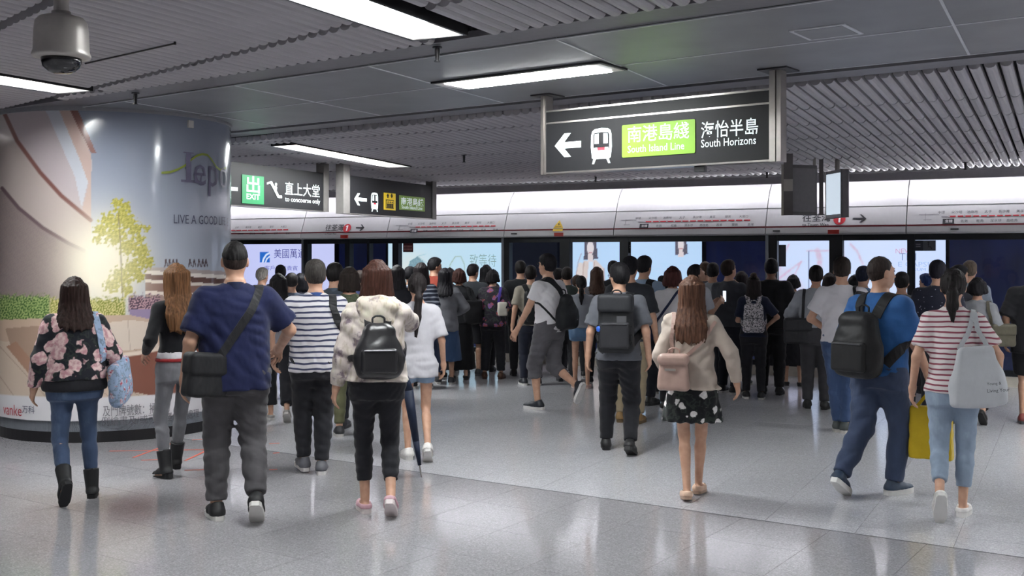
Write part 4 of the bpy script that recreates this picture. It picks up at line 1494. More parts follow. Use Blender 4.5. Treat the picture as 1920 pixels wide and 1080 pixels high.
class Field:
    def __init__(self, lo, hi, h, axes=None):
        self.ax = axes or [np.arange(lo[i] - 2 * h, hi[i] + 2.5 * h, h).astype(np.float32) for i in range(3)]
        self.h = h
        self.D = np.full([len(a) for a in self.ax], 1.0, np.float32)

    def sl(self, lo, hi, pad):
        out = []
        for a, l, u in zip(self.ax, lo, hi):
            i0 = max(int(np.searchsorted(a, l - pad)) - 1, 0)
            i1 = min(int(np.searchsorted(a, u + pad)) + 1, len(a))
            if i1 <= i0:
                return None
            out.append(slice(i0, i1))
        return tuple(out)

    def pts(self, s):
        return np.meshgrid(*(a[q] for a, q in zip(self.ax, s)), indexing='ij', sparse=True)

    def put(self, lo, hi, fn, k=0.0, pad=None, cut=False):
        s = self.sl(lo, hi, (pad if pad is not None else max(k, 0.05)) + 2 * self.h)
        if s is None:
            return
        X, Y, Z = self.pts(s)
        d = fn(X, Y, Z)
        self.D[s] = np.maximum(self.D[s], -d) if cut else smin(self.D[s], d, k)

    # primitives -----------------------------------------------------------
    def cone(self, a, b, ra, rb, k=0.02, end=None, start=None, squash=None):
        """round tapered limb from a to b; end/start cut it off flat at a fraction"""
        a, b = np.array(a, float), np.array(b, float)
        ab = b - a
        L2 = float(ab @ ab) + 1e-12
        L = math.sqrt(L2)
        r = max(ra, rb)

        def fn(X, Y, Z):
            t = ((X - a[0]) * ab[0] + (Y - a[1]) * ab[1] + (Z - a[2]) * ab[2]) / L2
            tc = np.clip(t, 0, 1)
            d = np.sqrt((X - a[0] - tc * ab[0]) ** 2 + (Y - a[1] - tc * ab[1]) ** 2 + (Z - a[2] - tc * ab[2]) ** 2) - (ra + (rb - ra) * tc)
            if end is not None:
                d = np.maximum(d, (t - end) * L)
            if start is not None:
                d = np.maximum(d, (start - t) * L)
            return d
        self.put(np.minimum(a, b) - r, np.maximum(a, b) + r, fn, k)

    def ell(self, c, r, k=0.02, M=None, cut=False):
        c, r = np.array(c, float), np.array(r, float)
        m = r.min()
        R_ = r.max() if M is not None else r

        def fn(X, Y, Z):
            x, y, z = X - c[0], Y - c[1], Z - c[2]
            if M is not None:
                x, y, z = (M[0][i] * x + M[1][i] * y + M[2][i] * z for i in range(3))
            q = np.sqrt((x / r[0]) ** 2 + (y / r[1]) ** 2 + (z / r[2]) ** 2)
            return (q - 1) * m * (0.6 + 0.4 * q / (q + 0.3))
        self.put(c - R_, c + R_, fn, k, cut=cut)

    def loft(self, secs, k=0.0, off=0.0, zlo=None, zhi=None, power=2.3, pad=0.08):
        """stack of (z, cx, cy, rx, ry) super-ellipses"""
        S = np.array(sorted(secs), float)
        z0 = S[0, 0] if zlo is None else zlo
        z1 = S[-1, 0] if zhi is None else zhi
        rx, ry = S[:, 3].max() + off, S[:, 4].max() + off
        lo = (S[:, 1].min() - rx, S[:, 2].min() - ry, z0)
        hi = (S[:, 1].max() + rx, S[:, 2].max() + ry, z1)

        def fn(X, Y, Z):
            zz = Z
            g = [np.interp(np.asarray(zz).ravel(), S[:, 0], S[:, i]).reshape(np.shape(zz)) for i in range(1, 5)]
            ax_, ay_ = g[2] + off, g[3] + off
            q = (np.abs((X - g[0]) / ax_) ** power + np.abs((Y - g[1]) / ay_) ** power) ** (1 / power)
            d = (q - 1) * np.minimum(ax_, ay_)
            return np.maximum(np.maximum(d, z0 - Z), Z - z1)
        self.put(lo, hi, fn, k, pad=pad)

    def box(self, c, half, r, k=0.0, M=None, taper=0.0):
        c, half = np.array(c, float), np.array(half, float)
        R_ = np.full(3, np.linalg.norm(half)) if M is not None else half

        def fn(X, Y, Z):
            x, y, z = X - c[0], Y - c[1], Z - c[2]
            if M is not None:
                x, y, z = (M[0][i] * x + M[1][i] * y + M[2][i] * z for i in range(3))
            f = 1 - taper * (z / half[2] + 1) / 2
            qx, qy, qz = np.abs(x) - (half[0] * f - r), np.abs(y) - (half[1] * f - r), np.abs(z) - (half[2] - r)
            return np.sqrt(np.maximum(qx, 0) ** 2 + np.maximum(qy, 0) ** 2 + np.maximum(qz, 0) ** 2) + np.minimum(np.maximum(qx, np.maximum(qy, qz)), 0) - r
        self.put(c - R_, c + R_, fn, k)

    def plane_cut(self, p, n):
        """remove everything on the side n points to"""
        X, Y, Z = np.meshgrid(*self.ax, indexing='ij', sparse=True)
        self.D = np.maximum(self.D, ((X - p[0]) * n[0] + (Y - p[1]) * n[1] + (Z - p[2]) * n[2]).astype(np.float32))

    def wrinkle(self, amp, seed, sx=1.0, sz=1.0):
        """soft folds with sharper creases running mostly across the cloth"""
        r = np.random.default_rng(seed)
        X, Y, Z = np.meshgrid(*self.ax, indexing='ij', sparse=True)
        o = 0
        for k in range(5):
            f = r.uniform(16, 42)
            ph = r.uniform(0, 6.28, 4)
            a, b = r.uniform(-1.0, 1.0), r.uniform(-.6, .6)
            v = np.sin((Z * sz + a * X + b * Y) * f + 1.8 * np.sin(X * 9 * sx + ph[0]) + 1.5 * np.sin(Z * 7 + ph[1]) + ph[2])
            env = np.sin(X * f * 0.3 * sx + Y * f * 0.35 + Z * 6 + ph[3])
            o = o + (1 - 2 * np.abs(v)) * np.maximum(env, -.2)
        self.D += (o * amp * 0.42).astype(np.float32)

    # sampling and meshing ---------------------------------------------------
    def sample(self, P):
        P = np.asarray(P, float)
        ii, ff = [], []
        for k in range(3):
            a = self.ax[k]
            i = np.clip(np.searchsorted(a, P[:, k]) - 1, 0, len(a) - 2)
            ii.append(i)
            ff.append(np.clip((P[:, k] - a[i]) / (a[i + 1] - a[i]), 0, 1))
        out = 0
        for dx in (0, 1):
            for dy in (0, 1):
                for dz in (0, 1):
                    w = (ff[0] if dx else 1 - ff[0]) * (ff[1] if dy else 1 - ff[1]) * (ff[2] if dz else 1 - ff[2])
                    out = out + w * self.D[ii[0] + dx, ii[1] + dy, ii[2] + dz]
        return out

    def grad(self, P):
        e = self.h
        P = np.asarray(P, float)
        g = np.stack([(self.sample(P + e * v) - self.sample(P - e * v)) for v in np.eye(3)], -1)
        return g / (np.linalg.norm(g, axis=1, keepdims=True) + 1e-9)

    def project(self, P, off, it=10):
        P = np.array(P, float)
        for _ in range(it):
            d = np.clip(self.sample(P) - off, -0.05, 0.05)
            P = P - self.grad(P) * d[:, None] * 0.8
        return P, self.grad(P)

    def extract(self, name):
        D = self.D
        S = D < 0
        for k in range(3):      # close at the border
            sl_ = [slice(None)] * 3
            for e in (0, -1):
                sl_[k] = e
                S[tuple(sl_)] = False
                D[tuple(sl_)] = np.maximum(D[tuple(sl_)], 1e-4)
        c = np.zeros(tuple(n - 1 for n in S.shape), np.int8)
        cor = [(i, j, k) for i in (0, 1) for j in (0, 1) for k in (0, 1)]
        sub = lambda A, o: A[o[0]:A.shape[0] - 1 + o[0], o[1]:A.shape[1] - 1 + o[1], o[2]:A.shape[2] - 1 + o[2]]
        for o in cor:
            c += sub(S, o)
        mask = (c > 0) & (c < 8)
        I, J, K = np.nonzero(mask)
        n = len(I)
        if n == 0:
            return None
        idx = np.full(mask.shape, -1, np.int32)
        idx[mask] = np.arange(n)
        vals = {o: D[I + o[0], J + o[1], K + o[2]] for o in cor}
        acc = np.zeros((n, 3))
        cnt = np.zeros(n)
        base_ = np.stack([self.ax[0][I], self.ax[1][J], self.ax[2][K]], -1)
        step = np.stack([self.ax[0][I + 1] - self.ax[0][I], self.ax[1][J + 1] - self.ax[1][J], self.ax[2][K + 1] - self.ax[2][K]], -1)
        for a in cor:
            for ax in range(3):
                if a[ax] == 0:
                    b = list(a)
                    b[ax] = 1
                    va, vb = vals[a], vals[tuple(b)]
                    m = (va < 0) != (vb < 0)
                    t = np.where(m, va / (va - vb + 1e-12), 0)
                    p = np.tile(np.array(a, float), (n, 1))
                    p[:, ax] = t
                    acc[m] += p[m]
                    cnt[m] += 1
        V = base_ + step * acc / np.maximum(cnt, 1)[:, None]
        quads = []
        for ax in range(3):
            A = np.swapaxes(S, 0, ax) if ax else S
            s0, s1 = [slice(1, -1)] * 3, [slice(1, -1)] * 3
            s0[ax], s1[ax] = slice(0, -1), slice(1, None)
            a, b = S[tuple(s0)], S[tuple(s1)]
            e = np.argwhere(a != b)
            if not len(e):
                continue
            flip = a[tuple(e.T)]
            off = np.ones(3, int)
            off[ax] = 0
            g = e + off            # grid index of the lower end of the edge
            u, w = [(1, 2), (2, 0), (0, 1)][ax]
            q = []
            for du, dw in ((-1, -1), (0, -1), (0, 0), (-1, 0)):
                cidx = g.copy()
                cidx[:, u] += du
                cidx[:, w] += dw
                q.append(idx[cidx[:, 0], cidx[:, 1], cidx[:, 2]])
            q = np.stack(q, -1)
            q[~flip] = q[~flip][:, ::-1]
            quads.append(q)
        Q = np.concatenate(quads)
        Q = Q[(Q >= 0).all(1)]
        return from_arrays(name, V, Q, True)

    def build(self, name, mat, parent=None, loc=None, rz=None, shift=None):
        me = self.extract(name)
        if me is None:
            return None
        if shift is not None:
            me.transform(Matrix.Translation(-Vector(shift)))
        me.materials.append(mat)
        o = bpy.data.objects.new(name, me)
        if loc is not None:
            o.location = loc
        if rz is not None:
            o.rotation_euler = (0, 0, rz)
        return link(o, parent)


def rotx(a):
    c, s = math.cos(a), math.sin(a)
    return np.array([[1, 0, 0], [0, c, -s], [0, s, c]])


def rotz(a):
    c, s = math.cos(a), math.sin(a)
    return np.array([[c, -s, 0], [s, c, 0], [0, 0, 1]])


def roty(a):
    c, s = math.cos(a), math.sin(a)
    return np.array([[c, 0, s], [0, 1, 0], [-s, 0, c]])


def ik(a, c, l1, l2, pole):
    a, c, pole = np.array(a, float), np.array(c, float), np.array(pole, float)
    v = c - a
    L = np.linalg.norm(v)
    mx = (l1 + l2) * 0.998
    if L > mx:
        c = a + v / L * mx
        v, L = c - a, mx
    u = v / L
    x = (l1 * l1 - l2 * l2 + L * L) / (2 * L)
    hgt = math.sqrt(max(l1 * l1 - x * x, 0))
    p = pole - u * (pole @ u)
    p = p / (np.linalg.norm(p) + 1e-9)
    return a + u * x + p * hgt, c


TORSO = {
    'm': [(.78, .145, .10), (.88, .165, .115), (.96, .158, .112), (1.06, .146, .104), (1.16, .152, .106), (1.27, .164, .112), (1.35, .150, .095), (1.40, .100, .068), (1.45, .054, .054)],
    'f': [(.78, .148, .105), (.88, .165, .118), (.96, .150, .105), (1.06, .122, .088), (1.16, .130, .094), (1.27, .142, .102), (1.35, .128, .084), (1.40, .082, .060), (1.45, .046, .047)],
}
SKIN = 'c39a82'
N_PEOPLE = [0]
PLACED = []


class Person:
    def __init__(self, label, px, fy=None, d=None, hy=490, turn=0.0, sex='m', w=1.0, det=1, legs=None, arms=None, lean=0.04, head=(0, 0), skin=SKIN, hips=0.0, dx=0.0):
        N_PEOPLE[0] += 1
        self.seed = N_PEOPLE[0]
        if d is None:
            d = FOC * CAMH / (fy - HOR)
        h = CAMH + (HOR - hy) * d / FOC
        self.s = s = h / 1.715
        self.sex, self.w, self.lean, self.headrot = sex, w, lean, head
        self.f = 1.0 if sex == 'm' else 0.88
        self.yaw = math.atan2(-ray(px)[0], ray(px)[1]) + R(turn)
        if fy is None:
            for dd in [0] + [.12 * k for k in range(1, 20)] + [-.12 * k for k in range(1, 16)]:
                x, y = at_depth(px, d + dd)
                if y < 15.15 and all(math.hypot(x - a, y - b) > rr for a, b, rr in PLACED):
                    d += dd
                    break
            h = CAMH + (HOR - hy) * d / FOC
            self.s = s = h / 1.715
        x, y = at_depth(px, d)
        PLACED.append((x, y, .46))
        self.loc = (x, y, 0)
        self.hb = {0: 0.0072, 1: 0.010, 2: 0.015}[det]      # body grid
        self.hc = {0: 0.0105, 1: 0.0135, 2: 0.018}[det]     # clothes grid
        self.det = det
        self.skin = skin_mat(skin)
        self.label = label
        self.tops = None
        self.pose(legs or {}, arms or ({}, {}))
        self.body()

    # skeleton -----------------------------------------------------------------
    def pose(self, legs, arms):
        s, f = self.s, self.f
        self.J = {}
        sw = (.172 if self.sex == 'm' else .150) * (0.75 + 0.25 * self.w)
        hw = .088 if self.sex == 'm' else .084
        drop = legs.get('drop', 0.0)
        ty = lambda z: math.tan(self.lean) * (z - .92)
        self.ty = ty
        self.feet = {}
        for sd, nm in ((-1, 'L'), (1, 'R')):
            q = legs.get(nm, (0.0, 0.0, 0.0, 0.0))       # forward, lift, heel pitch (deg), outward
            hip = np.array([sd * hw, 0, .90 - drop])
            ank = np.array([sd * (.080 + q[3]), q[0], .085 + q[1]])
            knee, ank = ik(hip, ank, .412, .412, (sd * 0.06, 1, 0.0))
            self.J['hip' + nm], self.J['knee' + nm], self.J['ank' + nm] = hip * s, knee * s, ank * s
            self.feet[nm] = (ank * s, R(q[2]), -sd * R(9))
            a = arms[0 if nm == 'L' else 1]
            sho = np.array([sd * sw, ty(1.355) - .005, 1.352])
            wr = np.array(a.get('wrist', (sd * (sw + .075 + .02 * self.w) * sd, .03 + a.get('swing', 0.0), .862 + abs(a.get('swing', 0)) * 0.22)), float)
            wr[0] *= sd
            pole = np.array(a.get('pole', (0.35, -1.0, 0)), float)
            pole[0] *= sd
            el, wr = ik(sho, wr, .275, .245, pole)
            self.J['sho' + nm], self.J['el' + nm], self.J['wr' + nm] = sho * s, el * s, wr * s
        self.J['neck'] = np.array([0, ty(1.42) - .012, 1.425]) * s
        hp = R(self.headrot[1])
        self.headC = np.array([0, ty(1.56) + .012 + .09 * math.sin(hp), 1.588 - .03 * (1 - math.cos(hp))]) * s
        self.HM = rotz(R(self.headrot[0])) @ rotx(-hp)

    def hpt(self, x, y, z):
        return self.headC + self.HM @ (np.array([x, y, z]) * self.s)

    def torso_secs(self, ease=0.0, box_=0.0, belly=0.0):
        out = []
        s, w = self.s, self.w
        chest = TORSO[self.sex][5][1] * w
        for z, rx, ry in TORSO[self.sex]:
            k = w if z < 1.38 else (1 + (w - 1) * 0.4)
            rx, ry = rx * k, ry * (k * 1.0)
            if box_ and z < 1.27:
                rx = rx + (max(rx, chest) - rx) * box_
                ry = ry + (max(ry, .112 * w) - ry) * box_ * 0.7
            cy = self.ty(z) + (belly if 0.95 < z < 1.2 else 0)
            e = ease if z < 1.42 else ease * 0.4
            out.append((z * s, 0.0, cy * s, (rx + e) * s, (ry + e) * s))
        return out

    # the body, one surface --------------------------------------------------------
    def body(self):
        s, f, J, w = self.s, self.f, self.J, self.w
        P = np.array(list(J.values()))
        lo, hi = P.min(0) - .16 * s, P.max(0) + .16 * s
        lo[2] = min(lo[2], 0) - 0.03
        for nm in 'LR':
            lo = np.minimum(lo, J['ank' + nm] - .26 * s)
            hi = np.maximum(hi, J['ank' + nm] + .26 * s)
            lo, hi = np.minimum(lo, J['wr' + nm] - .2 * s), np.maximum(hi, J['wr' + nm] + .2 * s)
        lo[2] = max(lo[2], -0.03)
        hi[2] = 1.73 * s
        h = self.hb
        # finer layers where hands and head are, coarser elsewhere
        zs, z = [], lo[2] - 2 * h
        hz = [(J['wr' + n][2] - .2 * s, J['wr' + n][2] + .12 * s) for n in 'LR'] + [(1.42 * s, 1.75 * s)]
        while z < hi[2] + 2.5 * h:
            zs.append(z)
            z += h if any(a < z < b for a, b in hz) else h * 1.8
        F = Field(lo, hi, h, [np.arange(lo[i] - 2 * h, hi[i] + 2.5 * h, h).astype(np.float32) for i in (0, 1)] + [np.array(zs, np.float32)])
        F.loft(self.torso_secs(-0.016), zlo=.83 * s, zhi=1.46 * s, pad=0.05)
        F.cone(J['neck'] - [0, 0, .03 * s], self.hpt(0, -.02, -.05), .052 * f * s * (0.9 + 0.1 * w), .050 * f * s, .04 * s)
        for nm in 'LR':
            hip, kn, an, sh, el, wr = (J[k + nm] for k in ('hip', 'knee', 'ank', 'sho', 'el', 'wr'))
            m = f * (0.6 + 0.4 * w) * s
            F.cone(hip, kn, .082 * m, .052 * m, .04 * s)
            F.cone(kn, an, .050 * m, .034 * m, .02 * s)
            calf = kn + (an - kn) * .28
            back = np.cross(np.array([1, 0, 0]), (an - kn) / np.linalg.norm(an - kn))
            back = back if back[1] < 0 else -back
            F.cone(calf + back * .014 * s, kn + (an - kn) * .55 + back * .006 * s, .050 * m, .036 * m, .02 * s)
            F.cone(self.J['neck'] - [0, 0, .03 * s], sh, .050 * s, .048 * m, .05 * s)
            F.cone(sh, el, .046 * m, .038 * m, .04 * s)
            F.cone(el, wr, .038 * m, .026 * m, .015 * s)
            # foot
            A, pit, yw = self.feet[nm]
            Mf = rotz(yw) @ rotx(-pit)
            fp = lambda x, y, z: A + Mf @ (np.array([x, y, z]) * s * (0.95 + 0.05 * f))
            self.feet[nm] = (A, pit, yw, Mf, fp)
            F.cone(fp(0, -.03, -.05), fp(0, .06, -.045), .030 * s, .032 * s, .02 * s)
            F.cone(fp(0, .03, -.045), fp(0, .15, -.066), .032 * s, .017 * s, .02 * s)
            self.hand(F, nm, el, wr, s * (0.93 + 0.07 * f))
        # head
        H = self.hpt
        Mh = self.HM
        F.ell(H(0, -.012, .018), np.array([.073, .093, .098]) * s, .02 * s, Mh)
        F.ell(H(0, .018, -.03), np.array([.058, .070, .078]) * s, .03 * s, Mh)
        F.cone(H(0, .045, -.085), H(0, .062, -.088), .026 * s, .018 * s, .03 * s)
        F.cone(H(0, .085, .005), H(0, .100, -.030), .008 * s, .013 * s, .012 * s)
        for q in (-1, 1):
            F.ell(H(q * .030, .092, .012), np.array([.017, .012, .010]) * s, .006 * s, Mh, cut=True)
            F.ell(H(q * .076, -.008, -.012), np.array([.010, .019, .031]) * s, .006 * s, Mh)
            F.cone(H(q * .012, .083, .028), H(q * .045, .074, .030), .008 * s, .007 * s, .01 * s)
        F.cone(H(-.018, .081, -.058), H(.018, .081, -.058), .009 * s, .009 * s, .006 * s)
        F.cone(H(-.014, .080, -.071), H(.014, .080, -.071), .009 * s, .009 * s, .006 * s)
        o = F.build('person', self.skin, None, self.loc, self.yaw)
        tag(o, self.label, 'person', 'commuters in the station')
        self.o = o
        # eyes and lips
        key = 'eye_mesh'
        if key not in MATS:
            me = MB().lathe([(0.2, -1), (0.7, -.7), (1, 0), (0.7, .7), (0.2, 1)], n=10).mesh('eye', True)
            me.materials.append(plain('eye', '1f1814', 0.15))
            MATS[key] = me
        for q in (-1, 1):
            e = bpy.data.objects.new('eye', MATS[key])
            e.scale = np.array([.011, .008, .0075]) * s
            e.location = H(q * .030, .079, .012)
            link(e, o)
        lp = MB()
        lp.tube(H(-.022, .083, -.0645), H(.022, .083, -.0645), .0075 * s, .0075 * s, 8)
        lp.build('lips', plain('lips', '9a5d55', 0.45), o, smooth=True)

    def hand(self, F, nm, el, wr, s):
        sd = -1 if nm == 'L' else 1
        d = (wr - el) / np.linalg.norm(wr - el)
        inw = np.array([-sd, 0, 0]) + np.array([0, 0.25, 0])
        if abs(d[2]) < 0.6 or d[2] > 0:
            inw = np.array([-sd * 0.6, -0.4, -0.5])
        n = inw - d * (inw @ d)
        n /= np.linalg.norm(n)
        a = np.cross(d, n) * -sd
        if a[1] < 0 and abs(d[2]) > 0.6:
            a = -a
        r = .0125 * s
        F.cone(wr, wr + d * .03 * s, .025 * s, .024 * s, .02 * s)
        for i in range(3):
            F.cone(wr + d * .025 * s + a * (-.02 + .02 * i) * s, wr + d * .085 * s + a * (-.024 + .024 * i) * s, r * 1.1, r, .012 * s)
        fr = .0078 * s if self.det == 0 else (.0092 * s if self.det == 1 else .0105 * s)
        for i, L in enumerate((.062, .078, .085, .075)):
            b = wr + d * .085 * s + a * (-.033 + .0225 * i) * s
            p1 = b + (d * .86 + n * .42 + a * (-.09 + .06 * i)) * L * .5 * s
            p2 = p1 + (d * .62 + n * .76) * L * .55 * s
            F.cone(b, p1, fr * 1.08, fr, .006 * s)
            F.cone(p1, p2, fr, fr * .85, .004 * s)
        b = wr + d * .03 * s + a * .022 * s
        p1 = b + (d * .62 + a * .62 + n * .35) * .045 * s
        p2 = p1 + (d * .85 + a * .1 + n * .5) * .034 * s
        F.cone(b, p1, fr * 1.5, fr * 1.15, .008 * s)
        F.cone(p1, p2, fr * 1.15, fr * .95, .004 * s)

    # garments -------------------------------------------------------------------------
    def new_field(self, P, pad, h=None, zlo=None, zhi=None):
        P = np.array(P)
        lo, hi = P.min(0) - pad, P.max(0) + pad
        if zlo is not None:
            lo[2] = zlo
        if zhi is not None:
            hi[2] = zhi
        return Field(lo, hi, h or self.hc)

    def top(self, mat, hem=.84, sleeve=.55, ease=.016, boxy=.75, name='shirt', wr=.004, flare=0.0, collar=None, sl_ease=None, neck=1.445):
        """sleeve in arm lengths: .55 short, 1 elbow, 1.95 wrist"""
        s, J, f, w = self.s, self.J, self.f, self.w
        P = [J['sho' + n] for n in 'LR'] + [np.array([0, 0, hem * s]), np.array([0, 0, 1.45 * s]), np.array([.25 * w * s, .2 * w * s, 1.2 * s]), np.array([-.25 * w * s, -.2 * w * s, 1.2 * s])]
        for n in 'LR':
            P += [J['el' + n]] if sleeve <= 1 else [J['el' + n], J['wr' + n]]
        F = self.new_field(P, .085 * s, zlo=hem * s - .03, zhi=1.5 * s)
        sec = self.torso_secs(ease, boxy)
        mm = f * (0.6 + 0.4 * w)
        sec = [(z, cx, cy, max(rx, (.088 + .088 * mm + ease * 1.1 + .006) * s), max(ry, (.092 * mm + ease + .012) * s)) if z < .95 * s else (z, cx, cy, rx, ry) for z, cx, cy, rx, ry in sec]
        if hem * s < sec[0][0] or flare:
            z0, cx, cy, rx, ry = sec[1]
            sec = [q for q in sec if q[0] > z0 - .01] + [(hem * s, cx, cy, rx + flare * s, ry + flare * s)]
        F.loft(sec, zlo=hem * s, zhi=neck * s)
        sle = ease * 1.15 if sl_ease is None else sl_ease
        for n in 'LR':
            sh, el, wrj = J['sho' + n], J['el' + n], J['wr' + n]
            m = f * (0.6 + 0.4 * w)
            F.cone(J['neck'] - [0, 0, .045 * s], sh, (.050 + ease * .4) * s, (.045 * m + ease * .7) * s, .05 * s)
            e = min(sleeve, 1.0)
            F.cone(sh, el, (.046 * m + sle * .75) * s, (.040 * m + sle * (1.3 if sleeve <= 1 else 1.0)) * s, .045 * s, end=e)
            if sleeve > 1:
                F.cone(el, wrj, (.040 * m + sle) * s, (.027 * m + sle * .8) * s, .02 * s, end=sleeve - 1)
        F.wrinkle(wr * s, self.seed * 7 + 1)
        if collar:
            F.cone(J['neck'] + [0, 0, .0], J['neck'] + [0, .004, .035 * s], .066 * s * (0.9 + .1 * w), .060 * s * (0.9 + .1 * w), .02 * s, end=.9)
        self.tops = F
        self.top_name = name
        self.hem, self.ease = hem, ease
        o = F.build(name, mat, self.o)
        return o

    def collar(self, mat, name='collar'):
        s = self.s
        F = self.new_field([self.J['neck']], .12 * s, self.hc * .8)
        F.cone(self.J['neck'] - [0, 0, .018 * s], self.J['neck'] + [0, .006 * s, .03 * s], .078 * s * (0.85 + .15 * self.w), .063 * s * (0.85 + .15 * self.w), .0, end=.95)
        return F.build(name, mat, self.o)

    def hood(self, mat):
        s = self.s
        c = self.J['neck']
        F = self.new_field([c + [0, -.08 * s, -.06 * s]], .22 * s, self.hc)
        F.ell(c + np.array([0, -.055, -.01]) * s, np.array([.135, .085, .055]) * s, .03 * s)
        F.ell(c + np.array([0, -.10, -.09]) * s, np.array([.115, .05, .10]) * s, .05 * s)
        for q in (-1, 1):
            F.cone(c + np.array([q * .09, -.03, .0]) * s, c + np.array([q * .06, .07, -.03]) * s, .045 * s, .035 * s, .03 * s)
        F.wrinkle(.006 * s, self.seed + 400)
        return F.build('hood', mat, self.o)

    def trousers(self, mat, length=1.97, ease=.014, flare=0.0, waist=1.0, name='trousers', wr=.005, knee_e=None):
        s, J, f, w = self.s, self.J, self.f, self.w
        P = [np.array([.22 * w * s, .2 * s, waist * s]), np.array([-.22 * w * s, -.2 * s, .8 * s])] + [J[k + n] for k in ('knee', 'ank') for n in 'LR']
        F = self.new_field(P, .09 * s, zhi=waist * s + .02)
        sec = self.torso_secs(min(ease, .012) if self.tops is not None and self.hem < waist - .04 else ease * .9)
        z0 = .775 * s
        F.loft([q for q in sec if q[0] < 1.2 * s], zlo=z0, zhi=waist * s)
        for n in 'LR':
            hip, kn, an = J['hip' + n], J['knee' + n], J['ank' + n]
            m = f * (0.6 + 0.4 * w)
            ke = ease if knee_e is None else knee_e
            F.cone(hip + [0, 0, -.01 * s], kn, (.088 * m + ease) * s, (.056 * m + ke) * s, .05 * s, end=min(length, 1.0) if length <= 1 else None)
            if length > 1:
                F.cone(kn, an, (.054 * m + ke) * s, (.036 * m + ease + flare) * s, .025 * s, end=length - 1)
                cv = kn + (an - kn) * .3
                if length > 1.4:
                    F.cone(cv + np.array([0, -.012, 0]) * s, kn + (an - kn) * .55, (.052 * m + ease * .6) * s, (.040 * m + ease * .7) * s, .03 * s)
        F.wrinkle(wr * s, self.seed * 5 + 3, 1.0, 1.2)
        self.pants = F
        return F.build(name, mat, self.o)

    def skirt(self, mat, hem=.5, waist=1.02, flare=.08, ease=.02, name='skirt', wr=.006, pleat=0.0):
        s, J = self.s, self.J
        sec = [q for q in self.torso_secs(ease) if .86 * s < q[0] < 1.2 * s]
        z0, cx, cy, rx, ry = sec[0]
        ky = (J['kneeL'][1] + J['kneeR'][1]) / 2 * max(0, min(1, (.88 - hem) / .4))
        sp = abs(J['kneeL'][1] - J['kneeR'][1]) / 2
        sec.append((hem * s, 0, ky, rx + flare * s, ry + flare * .8 * s + sp * .6))
        F = Field((-.42 * s, -.5 * s, hem * s), (.42 * s, .5 * s, waist * s), self.hc)
        F.loft(sec, zlo=hem * s, zhi=waist * s, power=2.1)
        if pleat:
            X, Y, Z = np.meshgrid(*F.ax, indexing='ij', sparse=True)
            F.D += (pleat * s * np.sin(np.arctan2(Y - ky, X) * 14 + Z * 3) * np.clip((.98 * s - Z) / (.4 * s), 0, 1)).astype(np.float32)
        F.wrinkle(wr * s, self.seed * 5 + 9, 1.3, .5)
        self.pants = F
        return F.build(name, mat, self.o)

    def belt(self, mat, z=1.0, th=.03, name='belt'):
        s = self.s
        F = Field((-.3 * self.w * s, -.3 * s, (z - th) * s), (.3 * self.w * s, .3 * s, (z + th) * s), self.hc * .8)
        F.loft([q for q in self.torso_secs(.024)], zlo=(z - th / 2) * s, zhi=(z + th / 2) * s)
        return F.build(name, mat, self.o)

    # hair -------------------------------------------------------------------------------
    def hair(self, col, style='short', length=.30, vol=1.0, top_z=0.0):
        s = self.s
        H, M = self.hpt, self.HM
        h = max(self.hb, .0085)
        lo = self.headC - np.array([.19, .24, .15 if style in ('short', 'buzz') else .14 + length + .08]) * s
        hi = self.headC + np.array([.19, .19, .22]) * s
        F = Field(lo, hi, h)
        v = vol
        buzz = style == 'buzz'
        g = .004 if buzz else .011
        F.ell(H(0, -.014, .020 + top_z), np.array([.074 + g * v, .094 + g * v, .099 + g * v]) * s, 0, M)
        if style == 'short':
            F.ell(H(0, .01, .075), np.array([.066, .078, .050]) * s, .03 * s, M)
        if buzz:        # cropped sides
            G = Field(lo, hi, h)
            G.ell(H(0, -.014, .016), np.array([.0755, .0955, .0995]) * s, 0, M)
            nf = M @ np.array([0, .86, -.5])
            G.plane_cut(H(0, .03, .02), nf / np.linalg.norm(nf))
            nb = M @ np.array([0, .2, -1.0])
            G.plane_cut(H(0, -.05, -.062), nb / np.linalg.norm(nb))
            G.build('cropped_hair', hair_mat('2f2623'), self.o)
        # hairline: clear the face and, for short hair, the neck
        nf = M @ np.array([0, .78, -.62])
        F.plane_cut(H(0, .035, .02) if not buzz else H(0, .03, .03), nf / np.linalg.norm(nf))
        if style in ('short', 'buzz'):
            nb = M @ np.array([0, .25, -1.0])
            F.plane_cut(H(0, -.05, -.062 if not buzz else .012), nb / np.linalg.norm(nb))
        else:
            down = np.array([0, 0, -1.0])
            hc = self.headC
            tw = M @ np.array([0, 1, 0])
            bk = np.array([-tw[0] * .5, -abs(tw[1]), 0])
            bk = bk / np.linalg.norm(bk)
            if style in ('long', 'bob'):
                # curtain of hair: a loft that follows the back
                n = 6
                bot = hc[2] - (.105 + length) * s
                secs = []
                for i in range(n + 1):
                    t = i / n
                    z = hc[2] + .045 * s + (bot - hc[2] - .045 * s) * t
                    zz = z / s
                    tz = min(max((1.52 - zz) / .24, 0), 1)
                    tz = tz * tz * (3 - 2 * tz)
                    wd = (.076 + .036 * min(1, t * 1.5)) if style == 'bob' else (.076 + .050 * min(1, t * 1.3)) * (1 - .45 * max(0, t - .72) / .28 * .6)
                    dp = .086 - .042 * tz if style == 'long' else .086 - .006 * t
                    yy = (hc[1] / s - .03) * (1 - tz) + (self.ty(zz) - .096 * self.w - .022) * tz if style == 'long' else hc[1] / s - .03 - .006 * t
                    secs.append((z, hc[0] + bk[0] * .02 * s, yy * s, wd * v * s, dp * v * s))
                G = Field(lo, hi, h)
                G.loft(secs, power=2.1, zlo=bot, zhi=hc[2] + .045 * s)
